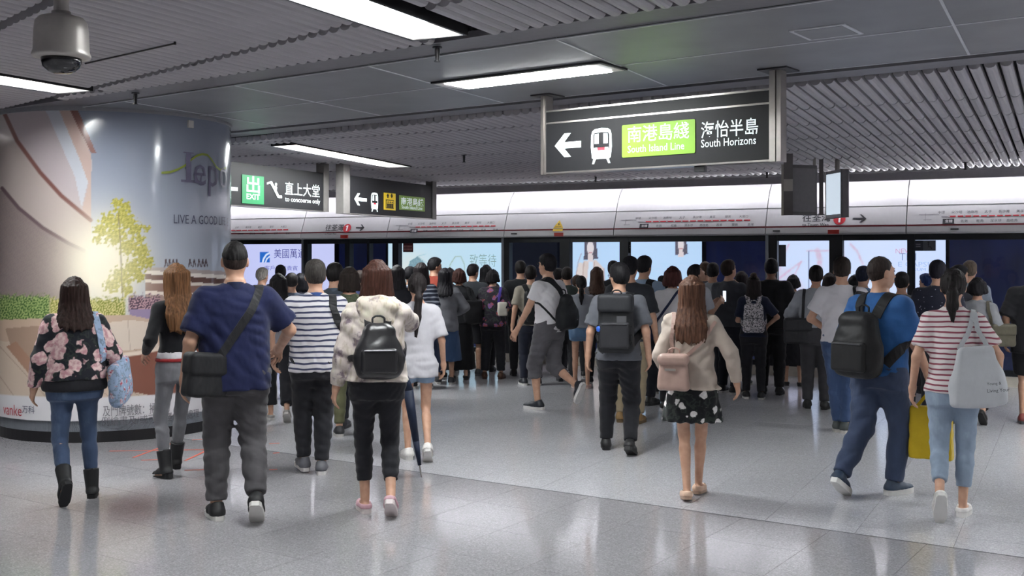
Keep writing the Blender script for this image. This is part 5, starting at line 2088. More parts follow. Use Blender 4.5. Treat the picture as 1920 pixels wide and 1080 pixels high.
                fcut = H(0, .012, 0)
                nn = M @ np.array([0, 1, 0])
                G.plane_cut(fcut, nn)
                X, Y, Z = np.meshgrid(*G.ax, indexing='ij', sparse=True)
                jag = .022 * np.abs(np.sin(X * 55 / s + self.seed)) + .016 * np.abs(np.sin(X * 131 / s + 2 * self.seed)) + .02 * (np.abs(X - hc[0]) / (.12 * s)) ** 2
                G.D = np.maximum(G.D, (bot + jag * s * (1 if style == 'long' else .5) - Z).astype(np.float32) * .7)
                F.D = smin(F.D, G.D, .06 * s)
            elif style in ('pony', 'bun', 'lowpony'):
                nb = M @ np.array([0, .35, -1.0])
                F.plane_cut(H(0, -.05, -.055), nb / np.linalg.norm(nb))
                if style == 'bun':
                    F.ell(H(0, -.075, .115), np.array([.042, .040, .036]) * s, .012 * s)
                else:
                    zt = .02 if style == 'pony' else -.035
                    a = H(0, -.105, zt)
                    ax_ = self.side_tail if hasattr(self, 'side_tail') else 0.0
                    b = a + np.array([ax_ * .3, -.045, -.07]) * s
                    c = np.array([a[0] + ax_ * s, min(a[1] - .03 * s, (self.ty(1.25) - .14 * self.w) * s), a[2] - (length * .6) * s])
                    e = c + np.array([ax_ * .5 * s, .012 * s, -length * .45 * s])
                    F.cone(H(0, -.07, zt + .01), a, .045 * s, .026 * s, .03 * s)
                    F.cone(a, b, .024 * s, .036 * s, .01 * s)
                    F.cone(b, c, .036 * s, .038 * s, .02 * s)
                    F.cone(c, e, .038 * s, .012 * s, .02 * s)
        # strands
        X, Y, Z = np.meshgrid(*F.ax, indexing='ij', sparse=True)
        an = np.arctan2(Y - self.headC[1] + .02 * s, X - self.headC[0])
        r = np.random.default_rng(self.seed)
        amp = (.0012 if style in ('short', 'buzz') else .0030) * s
        ph = r.uniform(0, 6, 3)
        F.D += (amp * (np.sin(an * 47 + 4 * np.sin(Z * 13 / s + ph[0]) + ph[1]) + .8 * np.sin(an * 23 + 2 * np.sin(Z * 9 / s + ph[2])) + (.9 * np.sin(X * 170) * np.sin(Y * 160 + Z * 150) if style == 'short' else 0))).astype(np.float32)
        return F.build('hair', hair_mat(col), self.o)

    # shoes -------------------------------------------------------------------------------
    def shoes(self, upper, sole='d9d6d4', kind='sneaker', sole_h=.028):
        s = self.s
        mu = upper if not isinstance(upper, str) else plain('shoe_upper', upper, 0.55, 0, .1, 40)
        ms = plain('shoe_sole', sole, 0.6)
        k = .93 if self.sex == 'f' else 1.0
        for n in 'LR':
            A, pit, yw, Mf, fp0 = self.feet[n]
            fp = lambda x, y, z: A + Mf @ (np.array([x * k, y * k, z]) * s)
            pts = [fp(x, y, z) for x in (-.06, .06) for y in (-.1, .22) for z in (-.1, .17 if kind == 'boot' else .06)]
            F = Field(np.min(pts, 0), np.max(pts, 0), min(self.hc * .75, .0105))
            low = kind in ('flat', 'slip')
            F.cone(fp(0, -.035, -.046), fp(0, .07, -.046), .043 * s, .047 * s, .02 * s)
            F.cone(fp(0, .05, -.050), fp(0, .155, -.058), .047 * s, .036 * s, .02 * s)
            if kind == 'boot':
                kn = self.J['knee' + n]
                dr = (kn - A) / np.linalg.norm(kn - A)
                F.cone(fp(0, -.005, -.03), A + dr * .15 * s, .046 * s, .060 * s, .02 * s, end=.92)
            elif not low:
                F.cone(fp(0, -.025, -.03), fp(0, .0, .022), .043 * s, .043 * s, .03 * s, end=.8)
            up = Mf @ np.array([0, 0, 1.0])
            if low:
                # open throat
                F.ell(fp(0, .02, -.018), np.array([.034, .075, .030]) * s, 0, Mf, cut=True)
                F.plane_cut(fp(0, 0, -.022), up)
            F.plane_cut(fp(0, 0, -.085 + sole_h), -up)
            so = F.build('shoe' if kind != 'boot' else 'boot', mu, self.o)
            prof_ = [(-.036, -.055), (-.022, -.078), (.022, -.078), (.036, -.055), (.040, .0), (.047, .08), (.045, .13), (.030, .172), (.0, .190), (-.030, .172), (-.045, .13), (-.047, .08), (-.038, .0)]
            m = MB()
            if kind == 'boot':
                Mh = Matrix(((*Mf[0], A[0]), (*Mf[1], A[1]), (*Mf[2], A[2]), (0, 0, 0, 1)))
                m.prism([(x * k * s, y * k * s) for x, y in prof_ if y < .01] + [(-.036 * s, -.055 * k * s)], -.085 * s, (-.085 + sole_h) * s, Mh)
                m.prism([(x * k * s, y * k * s) for x, y in prof_ if y >= 0], -.085 * s, (-.085 + sole_h * .6) * s, Mh)
            else:
                Mh = Matrix(((*Mf[0], A[0]), (*Mf[1], A[1]), (*Mf[2], A[2]), (0, 0, 0, 1)))
                m.prism([(x * k * s, y * k * s) for x, y in prof_], -.085 * s, (-.083 + sole_h) * s, Mh)
            if so:
                m.build('sole', ms, so)
            if kind == 'flat' and so:
                bm_ = MB()
                for q in (-1, 1):
                    bm_.tube(fp(0, .125, -.038), fp(q * .032, .128, -.032), .006 * s, .015 * s, 8)
                bm_.build('bow', plain('bow', '2b2324', 0.4), so, smooth=True)

    def glasses(self):
        H = self.hpt
        s = self.s
        m = MB()
        for q in (-1, 1):
            m.tube(H(q * .074, .07, .014), H(q * .080, -.02, .012), .0022 * s, n=6)
            pr = [H(q * (.034 + .024 * math.cos(t)), .098, .010 + .018 * math.sin(t)) for t in np.linspace(0, 6.283, 13)]
            for a, b in zip(pr[:-1], pr[1:]):
                m.tube(a, b, .002 * s, n=5)
            m.tube(H(q * .058, .098, .014), H(q * .075, .07, .014), .002 * s, n=5)
        m.tube(H(-.011, .099, .014), H(.011, .099, .014), .002 * s, n=5)
        return m.build('glasses', M_black, self.o)

    def watch(self, nm):
        J = self.J
        d = (J['wr' + nm] - J['el' + nm])
        d /= np.linalg.norm(d)
        a = J['wr' + nm] - d * .022 * self.s
        m = MB().tube(a, a + d * .022 * self.s, .031 * self.s * self.f, n=16)
        return m.build('watch', plain('watch', '4b4a4c', 0.3, .6), self.o)

    # bags: top-level things in the person's frame --------------------------------------------
    def bag_root(self, F, name, mat, label, c, cat='bag', group=None):
        Rm = rotz(self.yaw)
        loc = np.array(self.loc) + Rm @ np.array(c)
        o = F.build(name, mat, None, tuple(loc), self.yaw, shift=c)
        self.bag_c = np.array(c)
        return tag(o, label, cat, group)

    def strap(self, bag, pts, w=.045, th=.008, mat=None, name='strap', field=None, off=.007, sub=5, project=True):
        """ribbon through rough points, laid on the garment"""
        s = self.s
        P = np.array(pts, float) * s
        t = np.linspace(0, len(P) - 1, (len(P) - 1) * sub + 1)
        Q = np.stack([np.interp(t, np.arange(len(P)), P[:, i]) for i in range(3)], -1)
        F = field or self.tops
        if project and F is not None:
            for _ in range(2):
                Q2, N = F.project(Q, off)
                ok = np.linalg.norm(Q2 - Q, axis=1) < .16 * s
                Q = np.where(ok[:, None], Q2, Q)
                Q[1:-1] = (Q[:-2] + Q[1:-1] * 2 + Q[2:]) / 4
            N = F.grad(Q)
            N = [Vector(v) if np.linalg.norm(v) > .1 else Vector((0, -1, 0)) for v in N]
        else:
            N = [Vector((q[0] * .3, q[1] if abs(q[1]) > .02 else -.3, 0)).normalized() for q in Q]
        m = MB().ribbon([tuple(q - self.bag_c) for q in Q], N, w * s, th)
        return m.build(name, mat or bag.data.materials[0], bag, smooth=False)

    def backpack(self, label, mat, W=.30, D=.15, z0=.98, z1=1.42, pocket=True, taper=.12, r=.05, strap_mat=None, strap_w=.055, x=0.0, straps=(1, 1), shape='box', lid=None, trimc=None):
        s = self.s
        zc, hz = (z0 + z1) / 2, (z1 - z0) / 2
        back = self.ty(zc) - (.108 * self.w + self.ease + .012) - D / 2
        c = np.array([x, back, zc]) * s
        Mt = rotx(-self.lean)
        F = Field(c - np.array([W, D, hz + .06]) * s, c + np.array([W, D, hz + .06]) * s, self.hc * .9)
        F.box(c, np.array([W / 2, D / 2, hz]) * s, r * s, .0, Mt, taper)
        if shape == 'sack':
            F.ell(c + np.array([0, -.01, -hz * .25]) * s, np.array([W * .56, D * .62, hz * .72]) * s, .05 * s)
        F.wrinkle(.004 * s, self.seed + 77)
        o = self.bag_root(F, 'backpack', mat, label, c, 'backpack', 'backpacks')
        tm = trimc or mat
        if pocket:
            pc = c + Mt @ (np.array([0, -D / 2 - .008, -hz * .38]) * s)
            G = Field(pc - np.array([W, .09, hz]) * s, pc + np.array([W, .09, hz]) * s, self.hc * .8)
            G.box(pc, np.array([W * .40, .032, hz * .46]) * s, .025 * s, 0, Mt)
            g = G.build('pocket', tm, o, shift=c)
            zz = MB().tube(tuple(Mt @ (np.array([-W * .34, -D / 2 - .043, hz * .0]) * s)), tuple(Mt @ (np.array([W * .34, -D / 2 - .043, hz * .0]) * s)), .004 * s, n=6)
            zz.build('zip', plain('zip', '55545a', 0.3, .5), g)
        if lid is not None:
            lc = c + Mt @ (np.array([0, -.02, hz * .72]) * s)
            G = Field(lc - np.array([W, D, .16]) * s, lc + np.array([W, D, .16]) * s, self.hc * .8)
            G.box(lc, np.array([W * .47, D * .55, hz * .33]) * s, .04 * s, 0, Mt)
            G.build('lid', lid, o, shift=c)
        # handle
        hh = [tuple(Mt @ (np.array([q * .04, D * .3, hz + zz2]) * s)) for q, zz2 in ((-1, -.02), (-1, .03), (-.4, .045), (.4, .045), (1, .03), (1, -.02))]
        hm = MB()
        for a, b in zip(hh[:-1], hh[1:]):
            hm.tube(a, b, .007 * s, n=6)
        hm.build('handle', strap_mat or mat, o)
        sx = (.172 if self.sex == 'm' else .150) * (0.75 + .25 * self.w)
        for q, on in zip((-1, 1), straps):
            if on:
                yb = self.ty(1.38)
                self.strap(o, [(x + q * W * .22, back + D * .3, z1 - .03), (q * sx * .55, yb - .09, 1.405), (q * sx * .62, yb - .02, 1.45), (q * sx * .68, yb + .06, 1.40), (q * sx * .80, yb + .12, 1.28), (q * (sx * .98), yb + .09, 1.16), (q * (sx + .03), yb - .02, 1.10), (q * W * .45 + x, back + D * .4, z0 + .08)], strap_w, .010, strap_mat)
        return o

    def side_bag(self, label, mat, side, z, W, Hh, D, y=0.0, x=None, path=None, strap_mat=None, strap_w=.035, name='shoulder_bag', cat='bag', roll=0.0, yaw=0.0, taper=-.0, r=.03, sack=False, flap=False, wr=.004):
        """bag hanging at one side; path = strap points (person units)"""
        s = self.s
        x = side * (.20 * self.w + D / 2 + .02) if x is None else x
        c = np.array([x, y, z]) * s
        M = rotz(R(yaw)) @ roty(R(roll))
        ext = np.full(3, max(W, Hh, D) * .75) * s
        F = Field(c - ext, c + ext, self.hc * .8)
        F.box(c, np.array([W / 2, D / 2, Hh / 2]) * s, r * s, 0, M, taper)
        if sack:
            F.ell(c + M @ (np.array([0, 0, -Hh * .16]) * s), np.array([W * .5, D * .62, Hh * .36]) * s, .04 * s, M)
        F.wrinkle(wr * s, self.seed + 55, .8, .7)
        o = self.bag_root(F, name, mat, label, c, cat, 'bags')
        if flap:
            G = Field(c - ext, c + ext, self.hc * .7)
            G.box(c + M @ (np.array([0, -.006, Hh * .26]) * s), np.array([W / 2 + .004, D / 2 + .010, Hh * .27]) * s, r * s, 0, M)
            G.build('flap', mat, o, shift=c)
        if path:
            for p in path:
                self.strap(o, p, strap_w, .008, strap_mat)
        self.bagM = M
        return o

    def phone(self, nm, label):
        s = self.s
        wr = self.J['wr' + nm]
        d = wr - self.J['el' + nm]
        d /= np.linalg.norm(d)
        c = wr + d * .11 * s + np.array([0, .015, .02]) * s
        Rm = rotz(self.yaw)
        o = empty('phone', tuple(np.array(self.loc) + Rm @ c), label, 'phone', 'phones in hands', rz=self.yaw)
        MB().box(-.036, .036, 0, .009, -.07, .07, 0).build('case', M_black, o)
        MB().box(-.033, .033, -.002, 0, -.064, .064, 0).build('screen', emit('phone_screen', 'dfeaf8', 1.2), o)
        return o


WALK_L = {'L': (-.30, .16, 58, 0), 'R': (.03, 0, 0, -.02), 'drop': .01}     # right foot stands, left swings behind
WALK_R = {'R': (-.30, .16, 58, 0), 'L': (.03, 0, 0, -.02), 'drop': .01}
STEP_L = {'L': (-.26, .06, 30, 0), 'R': (.20, 0, -4, 0), 'drop': .035}      # both feet on the ground, mid stride
STEP_R = {'R': (-.26, .06, 30, 0), 'L': (.20, 0, -4, 0), 'drop': .035}
STAND = {'L': (.03, 0, 0, .02), 'R': (-.03, 0, 0, .02)}
DOWN = ({}, {})
# ------------------------------------------------------------------ the people
BLK = fabric('232328')
DKG = fabric('2a2a2e')
CHAR = fabric('3f3f44')
NAVY = fabric('222a45')
WHT = fabric('d9d6da', vary=.06)
BAGB = fabric('1d1d20', rough=.6)
nylon = lambda c: fabric(c, rough=.55, sheen=0)

# 1 floral jacket
p = Person('woman with long dark brown hair in a pink floral bomber jacket and blue jeans', 140, fy=936, hy=519, turn=6, sex='f', w=1.3, det=0, legs={'R': (.02, 0, 0, .05), 'L': (-.27, .10, 55, .02), 'drop': .012}, arms=({'swing': .06, 'wrist': (.285, .05, .865)}, {'wrist': (.25, .16, .98)}))
p.top(fabric('23242c', 'floral', 'c9969c', 'ecd3cf', .085, .50), hem=.93, sleeve=1.92, ease=.034, boxy=1, name='jacket', wr=.008, sl_ease=.030)
F = p.new_field([np.array([0, 0, .9 * p.s])], .30 * p.s)
F.loft([q for q in p.torso_secs(.026)], zlo=.845 * p.s, zhi=.945 * p.s)
F.build('hem_band', BLK, p.o)
p.trousers(fabric('43536f', 'denim', '5f7088'), ease=.004, length=1.86, wr=.004)
p.shoes('19191c', '19191c', 'boot', .03)
p.hair('2e1f1c', 'long', .20, 1.12)
p.side_bag('pale blue floral cloth tote on the shoulder of the woman in floral jacket', fabric('9eb2cf', 'floral', 'b34a5c', 'd8dfea', .055, .30), 1, .90, .30, .34, .09, y=-.06, path=[[(.20, -.10, 1.06), (.165, -.11, 1.25), (.135, -.05, 1.44), (.15, .06, 1.38), (.19, .10, 1.2), (.25, .06, 1.06)]], strap_w=.055, name='tote_bag', roll=-14, yaw=62, r=.04, sack=True)

# 2 wavy light brown hair, black top
p = Person('woman with long wavy light brown hair, black top and grey jeans by the column', 333, fy=893, hy=494, turn=22, sex='f', w=.98, det=0, legs={'L': (.0, 0, 8, .02), 'R': (.28, .02, -12, .02), 'drop': .02}, arms=({'wrist': (.20, .16, 1.0)}, {'wrist': (.13, .22, 1.0)}))
p.top(fabric('17171b'), hem=1.0, sleeve=1.95, ease=.012, boxy=.3, name='top')
F = p.new_field([np.array([0, 0, .97 * p.s])], .30 * p.s)
F.loft([q for q in p.torso_secs(.019)], zlo=.955 * p.s, zhi=1.01 * p.s)
F.build('shirt_tail', WHT, p.o)
p.belt(fabric('9c2f33'), z=.945, th=.025)
p.trousers(fabric('77777c', 'denim', '8c8c90'), ease=.004, length=1.84, waist=.96, wr=.003)
p.shoes('17171a', '17171a', 'boot', .035)
p.hair('6b4a30', 'long', .34, 1.1)

# 3 navy polo
p = Person('big man with buzz cut in a navy polo shirt and dark grey trousers', 441, fy=972, hy=450, turn=4, sex='m', w=1.15, det=0, legs={'L': (.03, 0, 0, .03), 'R': (-.20, .075, 38, .03), 'drop': .012}, arms=({'wrist': (.30, .03, .86), 'pole': (.5, -1, 0)}, {'wrist': (.30, .30, 1.02), 'pole': (.9, -1, 0)}))
p.top(fabric('191f42'), hem=.80, sleeve=.78, ease=.022, boxy=1, wr=.007, sl_ease=.034, name='polo_shirt')
p.collar(fabric('151b36'))
p.trousers(fabric('4a484b'), ease=.022, length=1.93, wr=.009)
p.shoes('1b1b1e', 'd9d6d2')
p.hair('191718', 'buzz')
p.side_bag('black crossbody bag on the hip of the man in navy polo', BAGB, -1, .90, .30, .26, .11, y=-.13, x=-.17, path=[[(-.10, -.17, 1.02), (.0, -.2, 1.16), (.10, -.18, 1.30), (.15, -.05, 1.45), (.12, .10, 1.36), (-.02, .18, 1.2), (-.18, .17, 1.05), (-.27, .05, .97)]], strap_w=.05, name='crossbody_bag', roll=6, yaw=30, flap=True)

# 4 striped polo
p = Person('grey haired man in a white polo with dark stripes and black trousers', 592, fy=890, hy=487, turn=6, sex='m', w=1.12, det=0, legs={'R': (.04, 0, 0, -.03), 'L': (.14, .02, -5, 0.0), 'drop': .01}, arms=({'wrist': (.33, .10, .93), 'pole': (1, -.6, 0)}, {'wrist': (.20, .18, 1.0)}))
p.top(fabric('c9c6ca', 'stripe', '3a3e58', per=.043, duty=.60), hem=.83, sleeve=.72, ease=.022, boxy=1, wr=.006, sl_ease=.032, name='polo_shirt')
p.collar(fabric('2f4677'))
p.trousers(BLK, ease=.018, length=1.95, wr=.007)
p.shoes('5a5a60', 'c9c6c4')
p.hair('3a3634', 'short', vol=.9)
p.watch('L')
p.side_bag('dark bag slung from the shoulder of the man in striped polo', BAGB, 1, 1.02, .26, .30, .09, y=.10, x=.24, path=[[(.22, -.02, 1.14), (.17, -.13, 1.22), (.13, -.13, 1.36), (.13, -.02, 1.45), (.16, .10, 1.34), (.22, .14, 1.16)]], strap_w=.06)

# 5 hooded sweater
p = Person('woman with brown bob in a pale patterned hooded sweater and black cropped trousers', 707, fy=960, hy=487, turn=3, sex='f', w=1.10, det=0, legs={'L': (.03, 0, 0, .0), 'R': (-.20, .065, 36, .0), 'drop': .012}, arms=({'swing': .03, 'wrist': (.275, .03, .85)}, {'wrist': (.075, .20, 1.44), 'pole': (1, -.2, -1)}))
PAT = fabric('c3b8b2', 'camo', 'cbc4b7', '71636c', .085)
p.top(PAT, hem=.90, sleeve=1.94, ease=.034, boxy=.9, wr=.009, sl_ease=.028, name='sweater')
p.hood(fabric('d2c7ba', 'camo', 'd2cbb9', '8f8284', .08))
p.trousers(BLK, ease=.010, length=1.70, wr=.006)
p.shoes('c9a0aa', 'd8cccb', 'slip', .03)
p.hair('3a211a', 'bob', .075, 1.05)
p.backpack('black leather drawstring backpack on the woman in hooded sweater', plain('black_leather', '1d1c1f', 0.35, bump=.2), W=.30, D=.15, z0=.94, z1=1.30, shape='sack', r=.06, taper=.32, strap_w=.045)
p.phone('R', 'phone held to the face of the woman in hooded sweater')

# 6 girl in white tee, umbrella
p = Person('girl with ponytail in white tee and pale denim shorts beside a navy umbrella', 783, fy=862, hy=511, turn=8, sex='f', w=.88, det=0, legs={'L': (.06, 0, 0, .0), 'R': (-.16, .055, 40, -.01), 'drop': .012}, arms=({'wrist': (.22, .16, .98)}, {'wrist': (.25, .06, .86)}))
p.top(fabric('b4b2b8', vary=.05), hem=.76, sleeve=.88, ease=.022, boxy=.9, wr=.006, sl_ease=.034)
p.trousers(fabric('8ea4bd', 'denim', 'b0c2d4'), length=.42, ease=.010, name='shorts', wr=.002)
p.shoes('d6d2cf', 'c9c5c2', 'sneaker', .03)
p.side_tail = -.02
p.hair('1f1a1b', 'lowpony', .40)
wl = p.J['wrL'] + np.array([.0, .0, -.08])
Rm = rotz(p.yaw)
ux, uy = at_depth(766, 8.3)
um = empty('umbrella', (ux, uy, 0), 'long folded navy umbrella slanting beside the girl in white tee', 'umbrella', rz=p.yaw)
a, b = Vector((.10, 0, .0)), Vector((-.04, .02, .93))
lerp = lambda t: a.lerp(b, t)
MB().tube(lerp(.10), lerp(.30), .014, .026, 14).tube(lerp(.30), lerp(.72), .026, .040, 14).tube(lerp(.72), lerp(.84), .040, .016, 14).build('canopy', nylon('1c2438'), um, smooth=True)
MB().tube(lerp(0), lerp(.12), .005, .007, 10).build('tip', M_steel, um)
MB().tube(lerp(.82), lerp(1.0), .008, n=10).tube(lerp(1.0), lerp(1.0) + Vector((-.03, 0, .035)), .010, n=10).tube(lerp(1.0) + Vector((-.03, 0, .035)), lerp(1.0) + Vector((-.075, 0, .01)), .010, n=10).build('handle', M_black, um)

# 7 olive trousers behind them
p = Person('person in camouflage green top and olive trousers, between striped polo and hooded sweater', 655, fy=818, hy=500, turn=0, sex='m', w=.98, det=1, legs=STAND)
p.top(fabric('4a5240', 'camo', '6b7058', '2e3328', .09), sleeve=.6, boxy=1)
p.trousers(fabric('5a5a42'), length=1.9)
p.shoes('26262a', 'bdb9b5')
p.hair('241d1a', 'bob', .03)

# 8 white tee, sling
p = Person('man in white tee and grey cropped trousers striding past with glasses', 1030, fy=768, hy=476, turn=48, sex='m', w=1.0, det=0, legs={'L': (.10, 0, 0, 0), 'R': (-.34, .20, 62, 0), 'drop': .02}, arms=({'wrist': (.30, .22, .86), 'pole': (.4, -1, 0)}, {'wrist': (.24, .15, .95)}), head=(6, -2))
p.top(fabric('dedbdf', vary=.04), hem=.86, sleeve=.55, ease=.014, boxy=.7, wr=.006, sl_ease=.022)
p.trousers(fabric('57555a'), length=1.36, ease=.024, wr=.008)
p.shoes('24262e', 'd8d4d2', 'sneaker', .032)
p.hair('17151a', 'short')
p.glasses()
p.backpack('black sling backpack worn across one shoulder by the man in white tee', nylon('1f2124'), W=.28, D=.15, z0=.90, z1=1.28, shape='sack', taper=.45, x=.06, straps=(0, 0), pocket=False)
bg = [o for o in COL.objects if o.name.startswith('backpack') and o.parent is None][-1]
p.strap(bg, [(.10, -.15, 1.26), (.05, -.14, 1.34), (-.07, -.06, 1.45), (-.12, .08, 1.36)], .07, .012, sub=6)
p.strap(bg, [(-.02, -.18, .97), (-.12, -.13, 1.06), (-.19, -.04, 1.16), (-.17, .09, 1.26)], .022, .007, sub=6)

# 9 grey tee, big backpack
p = Person('man in grey tee and black trousers carrying a large black backpack, glasses', 1160, fy=848, hy=493, turn=-6, sex='m', w=1.02, det=0, legs={'L': (.14, .0, -3, .05), 'R': (-.16, .035, 24, .04), 'drop': .02}, arms=({'wrist': (.285, .04, .86)}, {'wrist': (.27, .02, .87)}), head=(38, 0))
p.top(fabric('5d5f66'), hem=.84, sleeve=.80, ease=.024, boxy=1, wr=.006, sl_ease=.032)
p.trousers(fabric('1d1d22'), ease=.022, length=1.96, wr=.008)
p.shoes('18181a', '141416', 'sneaker', .03)
p.hair('171619', 'short', vol=1.1)
p.glasses()
o = p.backpack('large black hiking backpack of the man in grey tee', nylon('232427'), W=.33, D=.20, z0=.92, z1=1.43, lid=nylon('2c2d31'), r=.06, strap_w=.07, trimc=nylon('29292d'))
m = MB()
for k in range(3):
    m.box(-.155 * p.s, .155 * p.s, -.118 * p.s, -.108 * p.s, (-.02 - .07 * k) * p.s, (-.005 - .07 * k) * p.s)
m.build('webbing', nylon('121214'), o)
MB().box(.02, .10, -.125, -.118, .02, .075).build('patch', fabric('4c4c50'), o)
mb = MB().lathe([(.012, .0), (.028, .006), (.030, .03), (.022, .05)], (-.125, -.10, -.06), 12)
mb.build('blue_cap', plain('blue_plastic', '2f62c8', .4), o, smooth=True)

# 10 beige jacket
p = Person('woman with long straight brown hair in beige jacket and black floral skirt', 1297, fy=938, hy=517, turn=-4, sex='f', w=.98, det=0, legs={'L': (-.02, .012, 10, -.045), 'R': (.24, .0, 4, -.045), 'drop': .02}, arms=({'wrist': (.20, .12, .96)}, {'wrist': (.335, .06, .90), 'pole': (.6, -.7, 0)}))
p.top(fabric('b3a69b', vary=.07), hem=.86, sleeve=1.93, ease=.030, boxy=.9, wr=.011, sl_ease=.024, name='jacket', flare=.02)
p.skirt(fabric('19191d', 'floral', 'd8d4d2', 'eeebea', per=.075, duty=.35), hem=.60, waist=1.0, flare=.05, ease=.020, pleat=.006)
p.shoes('d3b39c', 'a58a78', 'flat', .018)
p.hair('53382b', 'long', .30, 1.06)
p.backpack('small pink leather backpack hanging low on the woman in beige jacket', plain('pink_leather', 'a98d83', .4), W=.25, D=.12, z0=.86, z1=1.13, pocket=False, taper=.22, r=.035, x=-.12, straps=(0, 0), lid=plain('pink_leather', 'a98d83', .4))
bg = [o for o in COL.objects if o.name.startswith('backpack') and o.parent is None][-1]
p.strap(bg, [(-.16, -.17, 1.10), (-.14, -.16, 1.24), (-.13, -.05, 1.44), (-.15, .08, 1.33)], .03, .008)
p.strap(bg, [(-.06, -.19, 1.10), (.04, -.17, 1.18), (.12, -.15, 1.27), (.17, -.03, 1.36)], .026, .008)
MB().box(-.06 * p.s, .02 * p.s, -.075 * p.s, -.068 * p.s, .018 * p.s, .034 * p.s).build('clasp', M_steel, bg)

# 11 blue tee, yellow bag
p = Person('balding man in bright blue tee and jeans turning his head, big black backpack', 1648, fy=925, hy=479, turn=-34, sex='m', w=1.14, det=0, legs={'R': (.06, 0, 0, .0), 'L': (-.34, .075, 32, .0), 'drop': .022}, arms=({'wrist': (.22, .18, .98)}, {'wrist': (.30, .17, .83), 'pole': (.3, -1, 0)}), head=(-22, -2))
p.top(fabric('2c588f'), hem=.86, sleeve=.85, ease=.022, boxy=1, wr=.006, sl_ease=.034)
p.trousers(fabric('38435c', 'denim', '4a566e'), ease=.024, length=1.97, wr=.009)
p.shoes('27374c', 'd5d3d1', 'sneaker', .035)
p.hair('2d2523', 'buzz', vol=1)
p.backpack('large soft black backpack of the man in bright blue tee', nylon('222224'), W=.34, D=.20, z0=.86, z1=1.32, shape='sack', r=.07, taper=.2, strap_w=.075, pocket=True)
pb = p
wr = p.J['wrR']
hd = wr + np.array([.0, .02, -.09]) * p.s
c = np.array([wr[0] + .01, wr[1] + .02, .46 * p.s])
Rm = rotz(p.yaw)
F = Field(c - .3, c + .3, .012)
F.box(c, np.array([.145, .05, .185]), .012, 0, rotz(R(20)), .06)
F.wrinkle(.004, 990)
yb = F.build('shopping_bag', fabric('b99d1c', rough=.6, vary=.08), None, tuple(np.array(p.loc) + Rm @ c), p.yaw, shift=c)
tag(yb, 'yellow shopping bag carried by the man in bright blue tee', 'bag', 'bags')
for q in (-1, 1):
    pts_ = [(q * .03 - .06, q * .045, .18), (-.035, q * .02, .28), (0, 0, .36), (.03, q * .02, .28), (.06, q * .04, .18)]
    dz_ = (hd[2] - c[2]) / .36
    MB().ribbon([(x, y, .17 + (z - .18) / .18 * (hd[2] - c[2] - .17)) for x, y, z in pts_], [Vector((0, q, 0))] * 5, .022, .005).build('strap', fabric('b99a12', rough=.6), yb)

# 12 striped tee, ponytail
p = Person('woman with ponytail in red and white striped tee and pale jeans', 1787, fy=968, hy=503, turn=-2, sex='f', w=.92, det=0, legs={'R': (.05, 0, 0, -.02), 'L': (-.24, .10, 62, -.005), 'drop': .012}, arms=({'wrist': (.265, .02, .87)}, {'wrist': (.285, .06, .90), 'pole': (.7, -.8, 0)}))
p.top(fabric('dcd3d3', 'stripe', '8a4353', per=.034, duty=.62), hem=.86, sleeve=.74, ease=.024, boxy=1, wr=.006, sl_ease=.026)
p.trousers(fabric('8b9aad', 'denim', 'a3b2c2'), ease=.014, length=1.72, wr=.006)
p.shoes('d9d6d4', 'cfccca', 'slip', .03)
p.hair('1f1b1c', 'pony', .24)
tb = p.side_bag('white cotton tote with black print on the woman in striped tee', fabric('b7b9be', vary=.05), 1, .99, .38, .40, .09, y=-.12, x=.155, path=[[(.05, -.20, 1.17), (.115, -.15, 1.28), (.13, -.08, 1.42), (.13, .04, 1.44), (.16, .12, 1.28)], [(.22, -.10, 1.17), (.16, -.13, 1.30), (.14, -.04, 1.43)]], strap_w=.03, name='tote_bag', yaw=24, roll=-4, sack=True, r=.03, taper=.38)
M4 = Matrix.Identity(4)
for i in range(3):
    for j in range(3):
        M4[i][j] = p.bagM[i][j]
for k, t_ in enumerate(('Young &', 'Living Your')):
    letters(t_, M_ink, tb, M4 @ frame((.02 * p.s, -.098 * p.s, (-.06 - .05 * k) * p.s), (1, 0, 0), (0, 0, 1)), width=(.09 + .05 * k))

# 13 white tee jeans
p = Person('man in white tee and blue jeans with a black jacket over his shoulder', 1578, fy=812, hy=482, turn=-6, sex='m', w=1.0, det=1, legs={'R': (.04, 0, 0, -.05), 'L': (.10, 0, 0, -.03)}, arms=({'wrist': (.14, .16, .98), 'pole': (1, -.6, 0)}, {'wrist': (.15, .2, 1.05)}))
p.top(fabric('d3d0d6', vary=.05), hem=.88, sleeve=.7, ease=.022, boxy=.9, wr=.007, sl_ease=.03)
p.trousers(fabric('3a4d70', 'denim', '5d7294'), ease=.014, length=1.95, wr=.006)
p.shoes('3b4040', 'b5b1ac')
p.hair('231c19', 'short')
p.side_bag('black jacket draped down beside the man in white tee and blue jeans', BAGB, 1, 1.12, .20, .52, .09, y=-.04, x=.185, path=[[(.15, -.12, 1.30), (.12, -.06, 1.43), (.13, .06, 1.38)], [(.06, -.16, .86), (.09, -.15, 1.0), (.13, -.14, 1.15)]], strap_w=.03, name='draped_jacket', cat='jacket', yaw=70, r=.04, sack=True, wr=.01)

